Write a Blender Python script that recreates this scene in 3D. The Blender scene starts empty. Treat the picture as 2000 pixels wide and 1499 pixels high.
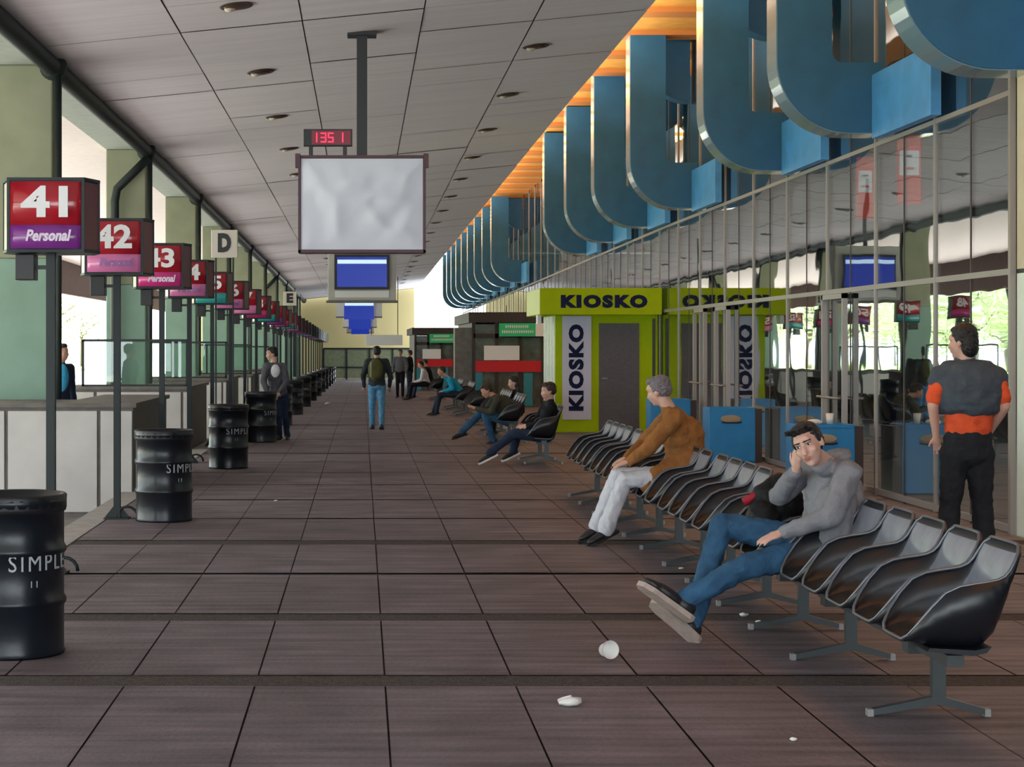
import bpy, bmesh, math, random
from mathutils import Vector, Matrix, noise
random.seed(7)
sc = bpy.context.scene
C = sc.collection
PI = math.pi

# ---------------------------------------------------------------- camera, sky, exposure
cam_d = bpy.data.cameras.new('camera')
cam = bpy.data.objects.new('camera', cam_d); C.objects.link(cam)
cam.location = (0, 0, 1.68); cam.rotation_euler = (PI/2, 0, 0)
cam_d.sensor_width = 36; cam_d.lens = 63
cam_d.shift_x = 0.1465; cam_d.shift_y = -0.03725
cam_d.clip_start = 0.1; cam_d.clip_end = 600
sc.camera = cam
sc.view_settings.view_transform = 'Standard'
sc.view_settings.look = 'None'
sc.view_settings.gamma = 1
sc.view_settings.use_curve_mapping = False
sc.view_settings.exposure = 2.3
w = bpy.data.worlds.new('overcast sky'); sc.world = w; w.use_nodes = True
bg = w.node_tree.nodes['Background']
bg.inputs[0].default_value = (0.86, 0.95, 1.0, 1); bg.inputs[1].default_value = 1.1
sd = bpy.data.lights.new('sun', 'SUN'); sd.energy = 7.0; sd.angle = math.radians(25); sd.color = (1, .97, .92)
so = bpy.data.objects.new('sun', sd); C.objects.link(so); so.rotation_euler = (math.radians(-12), math.radians(-50), 0)

def area(name, loc, rot, sx, sy, power, col=(1, 1, 1)):
    d = bpy.data.lights.new(name, 'AREA'); d.shape = 'RECTANGLE'; d.size = sx; d.size_y = sy
    d.energy = power; d.color = col
    o = bpy.data.objects.new(name, d); C.objects.link(o); o.location = loc; o.rotation_euler = rot
    return o
# added unseen warm light above the ceiling edge, brightening the orange soffit
area('soffit_fill_light', (3.42, 54, 6.40), (PI, math.radians(20), 0), .2, 104, 760, (1, .93, .82))
# lamps of the station hall behind the glass
area('hall_light', (11, 40, 4.6), (0, 0, 0), 6, 60, 260, (1, .93, .85))

def gz(y):
    return 0.0 if y < 34 else -0.006*(min(y, 130)-34)

# ---------------------------------------------------------------- materials
def mat(name, col, rough=.6, metal=0, spec=.5, var=0, vscale=6, bump=0, bscale=40, emis=None, es=0, stretch=None, coat=0, col2=None):
    m = bpy.data.materials.new(name); m.use_nodes = True
    nt = m.node_tree; p = nt.nodes['Principled BSDF']
    p.inputs['Base Color'].default_value = (*col, 1); p.inputs['Roughness'].default_value = rough
    p.inputs['Metallic'].default_value = metal; p.inputs['Specular IOR Level'].default_value = spec
    if coat: p.inputs['Coat Weight'].default_value = coat; p.inputs['Coat Roughness'].default_value = .1
    if emis: p.inputs['Emission Color'].default_value = (*emis, 1); p.inputs['Emission Strength'].default_value = es
    if var or bump:
        tc = nt.nodes.new('ShaderNodeTexCoord'); mp = nt.nodes.new('ShaderNodeMapping')
        nt.links.new(tc.outputs['Object'], mp.inputs[0])
        if stretch: mp.inputs['Scale'].default_value = stretch
    if var:
        n = nt.nodes.new('ShaderNodeTexNoise'); n.inputs['Scale'].default_value = vscale; n.inputs['Detail'].default_value = 5
        nt.links.new(mp.outputs[0], n.inputs['Vector'])
        r = nt.nodes.new('ShaderNodeValToRGB')
        c2 = col2 or tuple(min(1, c*(1+var)) for c in col)
        r.color_ramp.elements[0].position = .3; r.color_ramp.elements[1].position = .7
        r.color_ramp.elements[0].color = (*[c*(1-var) for c in col], 1); r.color_ramp.elements[1].color = (*c2, 1)
        nt.links.new(n.outputs[0], r.inputs[0]); nt.links.new(r.outputs[0], p.inputs['Base Color'])
    if bump:
        n2 = nt.nodes.new('ShaderNodeTexNoise'); n2.inputs['Scale'].default_value = bscale; n2.inputs['Detail'].default_value = 4
        nt.links.new(mp.outputs[0], n2.inputs['Vector'])
        b = nt.nodes.new('ShaderNodeBump'); b.inputs['Strength'].default_value = bump; b.inputs['Distance'].default_value = .02
        nt.links.new(n2.outputs[0], b.inputs['Height']); nt.links.new(b.outputs[0], p.inputs['Normal'])
    return m

def glass_mat(name, tint=(.75, .82, .82), base=.06, k=.9, power=4, wav=.0):
    m = bpy.data.materials.new(name); m.use_nodes = True; nt = m.node_tree; nt.nodes.clear()
    out = nt.nodes.new('ShaderNodeOutputMaterial'); mx = nt.nodes.new('ShaderNodeMixShader')
    tr = nt.nodes.new('ShaderNodeBsdfTransparent'); tr.inputs[0].default_value = (*tint, 1)
    gl = nt.nodes.new('ShaderNodeBsdfGlossy'); gl.inputs['Roughness'].default_value = .01; gl.inputs[0].default_value = (.95, .97, .97, 1)
    lw = nt.nodes.new('ShaderNodeLayerWeight'); lw.inputs[0].default_value = .5
    pw = nt.nodes.new('ShaderNodeMath'); pw.operation = 'POWER'; pw.inputs[1].default_value = power
    ml = nt.nodes.new('ShaderNodeMath'); ml.operation = 'MULTIPLY_ADD'; ml.inputs[1].default_value = k; ml.inputs[2].default_value = base
    nt.links.new(lw.outputs['Facing'], pw.inputs[0]); nt.links.new(pw.outputs[0], ml.inputs[0])
    nt.links.new(ml.outputs[0], mx.inputs[0]); nt.links.new(tr.outputs[0], mx.inputs[1]); nt.links.new(gl.outputs[0], mx.inputs[2])
    nt.links.new(mx.outputs[0], out.inputs[0])
    if wav:
        tc = nt.nodes.new('ShaderNodeTexCoord'); n2 = nt.nodes.new('ShaderNodeTexNoise'); n2.inputs['Scale'].default_value = 1.3
        n2.inputs['Detail'].default_value = 1
        nt.links.new(tc.outputs['Object'], n2.inputs['Vector'])
        b = nt.nodes.new('ShaderNodeBump'); b.inputs['Strength'].default_value = wav; b.inputs['Distance'].default_value = .02
        nt.links.new(n2.outputs[0], b.inputs['Height']); nt.links.new(b.outputs[0], gl.inputs['Normal'])
    return m

def paver_mat():
    m = mat('floor slabs', (.165, .135, .152), .62, var=.22, vscale=2.2, bump=.25, bscale=30)
    nt = m.node_tree; p = nt.nodes['Principled BSDF']
    src = p.inputs['Base Color'].links[0].from_socket
    tc = nt.nodes.new('ShaderNodeTexCoord'); mp = nt.nodes.new('ShaderNodeMapping'); mp.inputs['Scale'].default_value = (.6, 7, 1)
    n = nt.nodes.new('ShaderNodeTexNoise'); n.inputs['Scale'].default_value = 1.6; n.inputs['Detail'].default_value = 6
    nt.links.new(tc.outputs['Object'], mp.inputs[0]); nt.links.new(mp.outputs[0], n.inputs['Vector'])
    r = nt.nodes.new('ShaderNodeValToRGB'); r.color_ramp.elements[0].position = .35; r.color_ramp.elements[1].position = .62
    r.color_ramp.elements[0].color = (.58, .55, .56, 1); r.color_ramp.elements[1].color = (1.12, 1.1, 1.12, 1)
    nt.links.new(n.outputs[0], r.inputs[0])
    # dark wear patches
    n3 = nt.nodes.new('ShaderNodeTexNoise'); n3.inputs['Scale'].default_value = .35; n3.inputs['Detail'].default_value = 3
    nt.links.new(tc.outputs['Object'], n3.inputs['Vector'])
    r3 = nt.nodes.new('ShaderNodeValToRGB'); r3.color_ramp.elements[0].position = .3; r3.color_ramp.elements[1].position = .65
    r3.color_ramp.elements[0].color = (.72, .68, .67, 1); r3.color_ramp.elements[1].color = (1.1, 1.1, 1.12, 1)
    nt.links.new(n3.outputs[0], r3.inputs[0])
    a = nt.nodes.new('ShaderNodeMix'); a.data_type = 'RGBA'; a.blend_type = 'MULTIPLY'; a.inputs[0].default_value = 1
    b = nt.nodes.new('ShaderNodeMix'); b.data_type = 'RGBA'; b.blend_type = 'MULTIPLY'; b.inputs[0].default_value = 1
    nt.links.new(src, a.inputs[6]); nt.links.new(r.outputs[0], a.inputs[7])
    nt.links.new(a.outputs[2], b.inputs[6]); nt.links.new(r3.outputs[0], b.inputs[7])
    nt.links.new(b.outputs[2], p.inputs['Base Color'])
    return m

M = dict(
 paver=paver_mat(),
 joint=mat('floor joint', (.03, .022, .022), .9),
 band=mat('gravel joint band', (.05, .036, .033), .9, var=.5, vscale=30, bump=.6, bscale=80),
 kerb=mat('kerb stone', (.33, .31, .29), .8, var=.15),
 road=mat('bus lane asphalt', (.2, .18, .17), .85, var=.2, vscale=3),
 lot=mat('pale concrete yard', (.55, .55, .5), .85, var=.1, vscale=.5),
 ceil=mat('ceiling boards', (.68, .64, .68), .75, var=.06, vscale=1.2, bump=.12, bscale=3, stretch=(.4, 6, 1)),
 ceiljoint=mat('ceiling joint', (.22, .19, .19), .9),
 ceilrib=mat('ceiling stain', (.34, .31, .31), .9),
 beam=mat('dark green steel', (.010, .018, .018), .55, var=.2),
 pole=mat('black green pole paint', (.004, .012, .015), .5, var=.15),
 colup=mat('olive cream column paint', (.27, .285, .195), .8, var=.1, vscale=2),
 collo=mat('mint column paint', (.22, .35, .28), .75, var=.08, vscale=2),
 lintel=mat('lintel paint', (.33, .37, .33), .8, var=.08),
 canopy=mat('pink white canopy soffit', (.8, .72, .70), .8, var=.05),
 brown=mat('dark brown fascia', (.06, .025, .022), .7, var=.3),
 sideglare=mat('duct side painted daylight', (.17, .30, .38), .25, coat=1),  # lighter tone paints the daylight on the duct side faces
 blue=mat('duct blue paint', (.012, .112, .235), .5, var=.12, vscale=3),
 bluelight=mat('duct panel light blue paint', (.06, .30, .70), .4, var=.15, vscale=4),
 orange=mat('orange wood soffit', (.80, .37, .06), .6, var=.12, vscale=4),
 orange2=mat('orange wood rib', (.55, .2, .04), .6),
 alu=mat('aluminium mullion', (.31, .29, .28), .45, .4),
 aludark=mat('dark pane seam', (.06, .05, .05), .5),
 lime=mat('lime green panel', (.36, .50, .003), .7, spec=.15, var=.05),
 limepale=mat('pale lime panel', (.72, .78, .32), .5),
 navy=mat('navy lettering', (.002, .008, .05), .6, spec=.2),
 kwhite=mat('lilac white sign board', (.55, .57, .74), .5),
 kgrey=mat('grey shutter', (.095, .09, .105), .55, var=.12, vscale=20),
 steel=mat('brushed steel panel', (.50, .48, .46), .5, .2, var=.12, vscale=1.5),
 steeldark=mat('brown grey counter side', (.13, .115, .105), .6, var=.2),
 red=mat('sign red', (.42, .006, .02), .3, var=.1, vscale=2, coat=1),
 redside=mat('sign dark red side', (.16, .02, .035), .35),
 white=mat('white plastic', (.8, .8, .82), .4),
 purple=mat('sign purple', (.22, .03, .28), .3, coat=1),
 pink=mat('sign pink', (.72, .2, .45), .3, coat=1),
 magenta=mat('sign magenta', (.6, .03, .22), .3, coat=1),
 teal=mat('sign teal', (.03, .35, .36), .3, coat=1),
 lilac=mat('sign lilac', (.75, .62, .78), .35),
 creamside=mat('cream sign side', (.75, .68, .55), .4),
 black=mat('black plastic', (.01, .011, .014), .4),
 drum=mat('black drum paint', (.005, .008, .013), .3, var=.3, vscale=5, bump=.1, bscale=12),
 stencil=mat('stencil paint', (.42, .44, .46), .7),
 cloth=mat('white sheet', (.84, .87, 1.0), .7),
 frame=mat('dark red monitor frame', (.08, .018, .03), .4),
 screen=mat('blue screen', (.002, .01, .10), .25, emis=(.0, .02, .30), es=.20),
 screenbar=mat('screen header', (.4, .5, .6), .2, emis=(.45, .62, .8), es=.22),
 led=mat('red led', (.8, .02, .05), .3, emis=(1, .02, .07), es=.5),
 ledback=mat('led housing', (.09, .006, .012), .3, emis=(.12, .0, .01), es=.15),
 plate=mat('sign board cream', (.72, .66, .58), .5),
 seat=mat('glossy black seat shell', (.007, .009, .013), .34, spec=.55, bump=.03, bscale=20),
 pad=mat('seat pad', (.02, .024, .03), .33, spec=.8, bump=.06, bscale=14),
 rim_glint=mat('seat rim', (.16, .175, .205), .3, .6),  # pale tone paints the edge highlight along the shell
 backglare=mat('backrest pad painted glare', (.20, .22, .27), .28, spec=.8, var=.22, vscale=9),  # grey tone paints the daylight glare on black seat backs
 leg=mat('steel leg', (.075, .085, .09), .35, .6),
 cap=mat('leg cap', (.28, .28, .27), .4, .3),
 bin=mat('bin blue', (.01, .21, .52), .4, var=.08),
 cardboard=mat('bin slot beige', (.35, .27, .18), .7),
 yellow=mat('end wall ochre', (.5, .41, .2), .85, var=.08, vscale=.3),
 fence=mat('green grey fence', (.20, .22, .13), .7, var=.15),
 shopfr=mat('dark brown shop frame', (.035, .022, .02), .5),
 shopgl=mat('shop glass panel', (.12, .14, .13), .15, var=.4, vscale=3),
 shopred=mat('shop red band', (.60, .006, .015), .5),
 green=mat('green sign', (.012, .22, .07), .5, emis=(.01, .25, .08), es=.08),
 greytile=mat('grey pillar', (.16, .15, .14), .6, var=.25, vscale=6),
 turq=mat('turquoise panel', (.03, .25, .33), .5),
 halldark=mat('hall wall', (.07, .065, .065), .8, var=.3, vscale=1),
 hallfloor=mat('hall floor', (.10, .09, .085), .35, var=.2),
 leaf=mat('tree leaves', (.50, .58, .34), .6, var=.35, vscale=1.5),
 bark=mat('tree bark', (.12, .09, .06), .8, var=.3),
 grass=mat('lawn', (.30, .40, .15), .9, var=.2, vscale=1),
 paper=mat('litter white', (.75, .73, .7), .7),
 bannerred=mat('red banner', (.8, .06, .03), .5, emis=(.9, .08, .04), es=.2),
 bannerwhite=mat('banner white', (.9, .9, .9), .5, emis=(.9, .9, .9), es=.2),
 lamp=mat('downlight cup', (.10, .06, .045), .35, .3),
 lampglow=mat('downlight glass', (.6, .52, .42), .3),
 glass=glass_mat('window glass', (.62, .68, .68), base=.12, k=.88, power=2.6, wav=.10),
 screenglass=glass_mat('clear screen glass', (.9, .94, .92), base=.05, k=.8, power=4),
)

# ---------------------------------------------------------------- mesh builder
class MB:
    def __init__(s): s.v = []; s.f = []; s.m = []; s.sm = []
    def add(s, vs, fs, mi=0, smooth=False):
        n = len(s.v); s.v += [tuple(v) for v in vs]
        for f in fs: s.f.append(tuple(n+i for i in f)); s.m.append(mi); s.sm.append(smooth)
        return s
    def box(s, x0, x1, y0, y1, z0, z1, mi=0):
        vs = [(x, y, z) for x in (x0, x1) for y in (y0, y1) for z in (z0, z1)]
        return s.add(vs, [(0,1,3,2), (4,6,7,5), (0,4,5,1), (2,3,7,6), (0,2,6,4), (1,5,7,3)], mi)
    def prism(s, pts, a, b, axis='y', mi=0, smooth=False):
        n = len(pts)
        def P(p, t): return {'y': (p[0], t, p[1]), 'z': (p[0], p[1], t), 'x': (t, p[0], p[1])}[axis]
        vs = [P(p, a) for p in pts] + [P(p, b) for p in pts]
        fs = [tuple(range(n))[::-1], tuple(range(n, 2*n))]
        s.add(vs, fs, mi)
        k = len(s.v)-2*n
        for i in range(n):
            j = (i+1) % n; s.f.append((k+i, k+j, k+n+j, k+n+i)); s.m.append(mi); s.sm.append(smooth)
        return s
    def tube(s, path, r, seg=10, mi=0, cap=True, flat=None):
        path = [Vector(p) for p in path]; rs = r if isinstance(r, (list, tuple)) else [r]*len(path)
        n0 = len(s.v); up = None
        for i, p in enumerate(path):
            t = (path[min(i+1, len(path)-1)]-path[max(i-1, 0)]).normalized()
            if up is None: up = Vector((0, 0, 1)) if abs(t.z) < .9 else Vector((1, 0, 0))
            a = t.cross(up).normalized(); b = a.cross(t).normalized(); up = b
            for k in range(seg):
                q = 2*PI*k/seg
                s.v.append(tuple(p + a*math.cos(q)*rs[i] + b*math.sin(q)*rs[i]))
        for i in range(len(path)-1):
            for k in range(seg):
                l = (k+1) % seg
                s.f.append((n0+i*seg+k, n0+i*seg+l, n0+(i+1)*seg+l, n0+(i+1)*seg+k)); s.m.append(mi); s.sm.append(True)
        if cap:
            s.f.append(tuple(n0+k for k in range(seg))[::-1]); s.m.append(mi); s.sm.append(False)
            e = n0+(len(path)-1)*seg
            s.f.append(tuple(e+k for k in range(seg))); s.m.append(mi); s.sm.append(False)
        return s
    def lathe(s, prof, cx=0, cy=0, seg=32, mi=0, smooth=True):
        n0 = len(s.v)
        for r, z in prof:
            for k in range(seg):
                q = 2*PI*k/seg; s.v.append((cx+r*math.cos(q), cy+r*math.sin(q), z))
        for i in range(len(prof)-1):
            for k in range(seg):
                l = (k+1) % seg
                s.f.append((n0+i*seg+k, n0+i*seg+l, n0+(i+1)*seg+l, n0+(i+1)*seg+k)); s.m.append(mi); s.sm.append(smooth)
        return s
    def disc(s, r, z, cx=0, cy=0, seg=32, mi=0):
        n0 = len(s.v)
        for k in range(seg):
            q = 2*PI*k/seg; s.v.append((cx+r*math.cos(q), cy+r*math.sin(q), z))
        s.f.append(tuple(range(n0, n0+seg))); s.m.append(mi); s.sm.append(False); return s
    def ell(s, c, ax, seg=16, rings=10, mi=0):
        # ax: three axis vectors (scaled)
        c = Vector(c); A = [Vector(a) for a in ax]; n0 = len(s.v)
        s.v.append(tuple(c+A[2]))
        for i in range(1, rings):
            th = PI*i/rings
            for k in range(seg):
                q = 2*PI*k/seg
                s.v.append(tuple(c + A[0]*math.sin(th)*math.cos(q) + A[1]*math.sin(th)*math.sin(q) + A[2]*math.cos(th)))
        s.v.append(tuple(c-A[2])); e = len(s.v)-1
        def F(f): s.f.append(f); s.m.append(mi); s.sm.append(True)
        for k in range(seg):
            l = (k+1) % seg
            F((n0, n0+1+k, n0+1+l)); F((e, e-seg+l, e-seg+k))
        for i in range(rings-2):
            for k in range(seg):
                l = (k+1) % seg; a = n0+1+i*seg
                F((a+k, a+seg+k, a+seg+l, a+l))
        return s
    def sph(s, c, r, **kw): return s.ell(c, [(r, 0, 0), (0, r, 0), (0, 0, r)], **kw)
    def cap(s, p, q, r0, r1, seg=14, mi=0):
        p = Vector(p); q = Vector(q)
        if (q-p).length < 1e-5: return s.sph(p, max(r0, r1), mi=mi)
        t = (q-p).normalized(); path = []; rs = []
        for a in (-80, -60, -35, 0):
            a = math.radians(a); path.append(p+t*r0*math.sin(a)); rs.append(r0*math.cos(a))
        for a in (0, 35, 60, 80):
            a = math.radians(a); path.append(q+t*r1*math.sin(a)); rs.append(r1*math.cos(a))
        return s.tube(path, rs, seg, mi)
    def mesh(s, name, mats):
        me = bpy.data.meshes.new(name); me.from_pydata(s.v, [], s.f)
        for m in mats: me.materials.append(m)
        me.polygons.foreach_set('material_index', s.m); me.polygons.foreach_set('use_smooth', s.sm)
        bm = bmesh.new(); bm.from_mesh(me); bmesh.ops.recalc_face_normals(bm, faces=bm.faces); bm.to_mesh(me); bm.free()
        me.update(); return me
    def build(s, name, mats, parent=None, loc=None, rot=None):
        if not isinstance(mats, (list, tuple)): mats = [mats]
        o = bpy.data.objects.new(name, s.mesh(name, mats)); C.objects.link(o)
        if parent: o.parent = parent
        if loc is not None: o.location = loc
        if rot is not None: o.rotation_euler = rot
        return o

def tag(o, label=None, cat=None, group=None, kind=None):
    if label: o['label'] = label
    if cat: o['category'] = cat
    if group: o['group'] = group
    if kind: o['kind'] = kind
    return o
def empty(name, loc, label, cat, group=None, rz=0):
    o = bpy.data.objects.new(name, None); C.objects.link(o); o.empty_display_size = .1
    o.location = loc; o.rotation_euler = (0, 0, rz); return tag(o, label, cat, group)
def struct(name, mb, mats): return tag(mb.build(name, mats), kind='structure')
def bevel(o, w=.01, seg=2):
    m = o.modifiers.new('bevel', 'BEVEL'); m.width = w; m.segments = seg; m.limit_method = 'ANGLE'; return o
def copy_tree(o, parent=None):
    c = o.copy(); C.objects.link(c)
    if parent: c.parent = parent
    for ch in list(o.children): copy_tree(ch, c)
    return c
def text(name, body, size, m, parent, loc, rot, extrude=.003, bold=0, width=None, align='CENTER', spacing=1, shear=0):
    cu = bpy.data.curves.new(name, 'FONT'); cu.body = body; cu.size = size; cu.extrude = extrude; cu.offset = bold
    cu.align_x = align; cu.align_y = 'CENTER'; cu.space_character = spacing; cu.shear = shear; cu.resolution_u = 3
    t = bpy.data.objects.new(name, cu); C.objects.link(t)
    me = bpy.data.meshes.new_from_object(t.evaluated_get(bpy.context.evaluated_depsgraph_get()))
    bpy.data.objects.remove(t); bpy.data.curves.remove(cu)
    me.name = name; me.materials.clear(); me.materials.append(m)
    if width:
        xs = [v.co.x for v in me.vertices]; k = width/(max(xs)-min(xs)); mid = (max(xs)+min(xs))/2
        for v in me.vertices: v.co.x = (v.co.x-mid)*k
    o = bpy.data.objects.new(name, me); C.objects.link(o); o.parent = parent; o.location = loc; o.rotation_euler = rot
    return o
ORD = ['first','second','third','fourth','fifth','sixth','seventh','eighth','ninth','tenth','eleventh','twelfth','thirteenth','fourteenth','fifteenth','sixteenth','seventeenth','eighteenth','nineteenth','twentieth','twenty-first','twenty-second','twenty-third','twenty-fourth','twenty-fifth','twenty-sixth','twenty-seventh','twenty-eighth','twenty-ninth','thirtieth']
YEND = 118.0

# ---------------------------------------------------------------- floor
def build_floor():
    b = MB(); X0, X1 = -2.72, 5.75
    ys = [-8.0, 34.0, 130.0]
    for i in range(2):
        y0, y1 = ys[i], ys[i+1]; z0, z1 = gz(y0)-.012, gz(y1)-.012
        b.add([(X0, y0, z0), (X1, y0, z0), (X1, y1, z1), (X0, y1, z1)], [(0, 1, 2, 3)], 1)
        b.add([(X0, y0, z0-.3), (X1, y0, z0-.3), (X1, y1, z1-.3), (X0, y1, z1-.3)], [(3, 2, 1, 0)], 1)
        b.add([(X0, y0, z0), (X0, y1, z1), (X0, y1, z1-.3), (X0, y0, z0-.3)], [(0, 1, 2, 3)], 3)
    thick = {0: .15, 1: .15, 3: .17, 2: .055, 9: .14, 14: .14, -1: .05}
    xj = [.115+.643*k for k in range(-4, 9)]
    k = -8
    while True:
        yc = 8.98+2.1*k
        if yc > 116: break
        yn = yc+2.1
        h0 = thick.get(k, .035); h1 = thick.get(k+1, .035)
        ya, yb = yc+h0, yn-h1
        g = .0045
        # slabs of this row
        edges = [X0+.26]+[x for x in xj if X0+.3 < x < X1-.1]+[X1]
        for i in range(len(edges)-1):
            a, c = edges[i]+g, edges[i+1]-g
            za, zb = gz(ya), gz(yb); dz = random.uniform(-.0015, .0015)
            b.add([(a, ya, za+dz), (c, ya, za+dz), (c, yb, zb+dz), (a, yb, zb+dz)], [(0, 1, 2, 3)], 0)
        if h0 > .1:
            b.add([(X0+.27, yc-h0, gz(yc-h0)-.004), (X1, yc-h0, gz(yc-h0)-.004), (X1, yc+h0, gz(yc+h0)-.004), (X0+.27, yc+h0, gz(yc+h0)-.004)], [(0, 1, 2, 3)], 2)
        k += 1
    struct('floor', b, [M['paver'], M['joint'], M['band'], M['kerb']])
    kb = MB()
    for y0, y1 in ((-8, 34), (34, 116)):
        z0, z1 = gz(y0)+.004, gz(y1)+.004; a, c = -2.74, -2.47
        kb.add([(a, y0, z0), (c, y0, z0), (c, y1, z1), (a, y1, z1), (a, y0, z0-.28), (a, y1, z1-.28), (c, y0, z0-.28), (c, y1, z1-.28)],
               [(0, 1, 2, 3), (0, 3, 5, 4), (1, 6, 7, 2), (0, 4, 6, 1), (3, 2, 7, 5)])
    struct('trim_1', kb, M['kerb'])
build_floor()
b = MB(); b.add([(-12, -10, -.28), (-2.7, -10, -.28), (-2.7, 34, -.28), (-12, 34, -.28), (-2.7, 130, -.86), (-12, 130, -.86)], [(0, 1, 2, 3), (3, 2, 4, 5)])
struct('bus_lane', b, M['road'])
b = MB(); b.box(-90, -12, -40, 200, -1.2, -.32, 0); b.box(-90, 90, -60, -10, -1.2, -.32, 0); b.box(-12, 90, 130, 220, -1.6, -.95)
struct('yard', b, M['lot'])
b = MB(); b.box(-60, -22, -10, 180, -.32, -.2, 0); struct('lawn', b, M['grass'])

# ---------------------------------------------------------------- ceiling
def cz(x, y): return 5.557+.1*x+gz(y)
def build_ceiling():
    b = MB(); XL, XR = -3.86, 3.6
    for y0, y1 in ((-8, 34), (34, 117.5)):
        vs = []
        for dz in (.02, .35):
            vs += [(XL, y0, cz(XL, y0)+dz), (XR, y0, cz(XR, y0)+dz), (XR, y1, cz(XR, y1)+dz), (XL, y1, cz(XL, y1)+dz)]
        b.add(vs, [(3, 2, 1, 0), (4, 5, 6, 7), (0, 1, 5, 4), (1, 2, 6, 5), (2, 3, 7, 6), (3, 0, 4, 7)], 1)
    xs = [XL]+[-2.13+1.43*k for k in range(4)]+[XR+.005]
    ys = []; y = -7.5
    while y < 116.5: ys.append(y); y += 1.58333
    # heavier joints line up with the columns (22 + 9.5 k)
    for j in range(len(ys)-1):
        ya, yb = ys[j], ys[j+1]
        for i in range(len(xs)-1):
            g = .008; gy = .007 + (.03 if abs(((ya-22+.4) % 9.5)-.4) < .4 else 0)
            a, c = xs[i]+g*(i > 0), xs[i+1]-g*(i < len(xs)-2); p, q = ya+gy, yb-.007
            dz = random.uniform(-.006, .006)
            b.add([(a, p, cz(a, p)+dz), (c, p, cz(c, p)+dz), (c, q, cz(c, q)+dz), (a, q, cz(a, q)+dz)], [(3, 2, 1, 0)], 0)
    struct('ceiling', b, [M['ceil'], M['ceiljoint']])
build_ceiling()
# dark green gutter beam along the left ceiling edge
b = MB(); b.tube([(-3.80, -8, 5.10), (-3.80, 34, 5.10), (-3.80, 117.5, 5.10+gz(117.5))], .12, 12)
b.tube([(-3.93, -8, 5.24), (-3.93, 34, 5.24), (-3.93, 117.5, 5.24+gz(117.5))], .10, 10)
for k in range(-2, 11): 
    y = 22+9.5*k; b.sph((-3.79, y, 5.10+gz(y)), .17)
struct('trim_2', b, M['beam'])

# columns, lintel, canopy
cols = [12.5+9.5*k for k in range(-2, 11)]
for k, y in enumerate(cols):
    z = gz(y)
    b = MB(); b.box(-4.50, -3.80, y, y+.7, -.29+z, 2.75, 1); b.box(-4.50, -3.80, y, y+.7, 2.75, 5.13+z, 0)
    nm = 'beside the camera, outside the picture' if k < 3 else ''
    o = bevel(b.build('column', [M['colup'], M['collo']]), .02)
    if y < 20: tag(o, kind='structure'); o.name = 'wall_column'
    else: tag(o, 'painted concrete column, cream above and mint below, %s in the left row' % ORD[k-3], 'column', 'columns of the left row')
b = MB()
for y0, y1 in ((-8, 34), (34, 117)):
    vs = [(x, y, z+gz(y)) for x in (-4.5, -3.82) for y in (y0, y1) for z in (5.13, 5.6)]
    b.add(vs, [(0,1,3,2), (4,6,7,5), (0,4,5,1), (2,3,7,6), (0,2,6,4), (1,5,7,3)])
struct('trim_3', b, M['lintel'])
b = MB()
for y0, y1 in ((-8, 34), (34, 117)):
    vs = [(x, y, z+gz(y)) for x in (-11.6, -4.5) for y in (y0, y1) for z in (5.2, 5.5)]
    b.add(vs, [(0,1,3,2), (4,6,7,5), (0,4,5,1), (2,3,7,6), (0,2,6,4), (1,5,7,3)])
struct('canopy_roof', b, M['canopy'])
b = MB(); b.box(-11.8, -11.6, -8, 117, 3.7, 5.3); struct('canopy_fascia', b, M['brown'])
# rainwater pipes on the columns
for k, y in enumerate(cols):
    if y < 20: continue
    t = empty('drain_pipe', (-3.72, y-.06, gz(y)), 'dark drain pipe running down the corner of the %s left column' % ORD[k-3], 'pipe', 'drain pipes on the left columns')
    MB().tube([(0, 0, -.28), (0, 0, 5.0)], .045, 10).build('pipe', M['beam'], t)
    if (k-3) % 5 == 1:
        MB().tube([(-.02, -.05, 4.97), (-.30, -.10, 4.68), (-.56, -.12, 4.42), (-.60, -.12, 4.2), (-.60, -.12, -.28)], .075, 12).build('elbow_pipe', M['beam'], t)

# ---------------------------------------------------------------- end wall, far fence, right side shell
b = MB(); b.box(-12, 3.45, YEND, YEND+.4, -1, 9); struct('wall_far', b, M['yellow'])
b = MB(); b.box(-5.2, -5.0, 96, YEND, -1, 6); struct('wall_light_block', b, M['colup'])  # added unseen wall, keeps daylight off the end wall
t = empty('fence', (.6, 112, gz(112)), 'green grey mesh fence with posts closing the far end of the platform', 'fence')
MB().box(-3.0, 4.2, .03, .06, .1, 1.9).build('fence_panel', M['fence'], t)
for i in range(6): MB().box(-3.0+1.44*i-.05, -3.0+1.44*i+.05, -.02, .1, 0, 1.95).build('fence_post', M['beam'], t)
MB().box(-3.0, 4.2, -.02, .12, 1.9, 2.0).build('fence_rail', M['beam'], t)
MB().box(-3.0, 4.2, -.02, .12, .75, .82).build('fence_rail', M['beam'], t)

XG = 5.8
# soffit of orange boards
b = MB(); b.box(3.3, 5.95, -2, 104, 7.05, 7.25, 0)
y = -1.0
while y < 103: b.box(3.45, 5.78, y, y+.5, 6.97, 7.06, 1); y += 2.1
struct('ceiling_soffit', b, [M['orange'], M['orange2']])
b = MB(); b.box(3.15, 3.3, -2, 104, 5.9, 7.25); struct('wall_soffit', b, M['halldark'])
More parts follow.
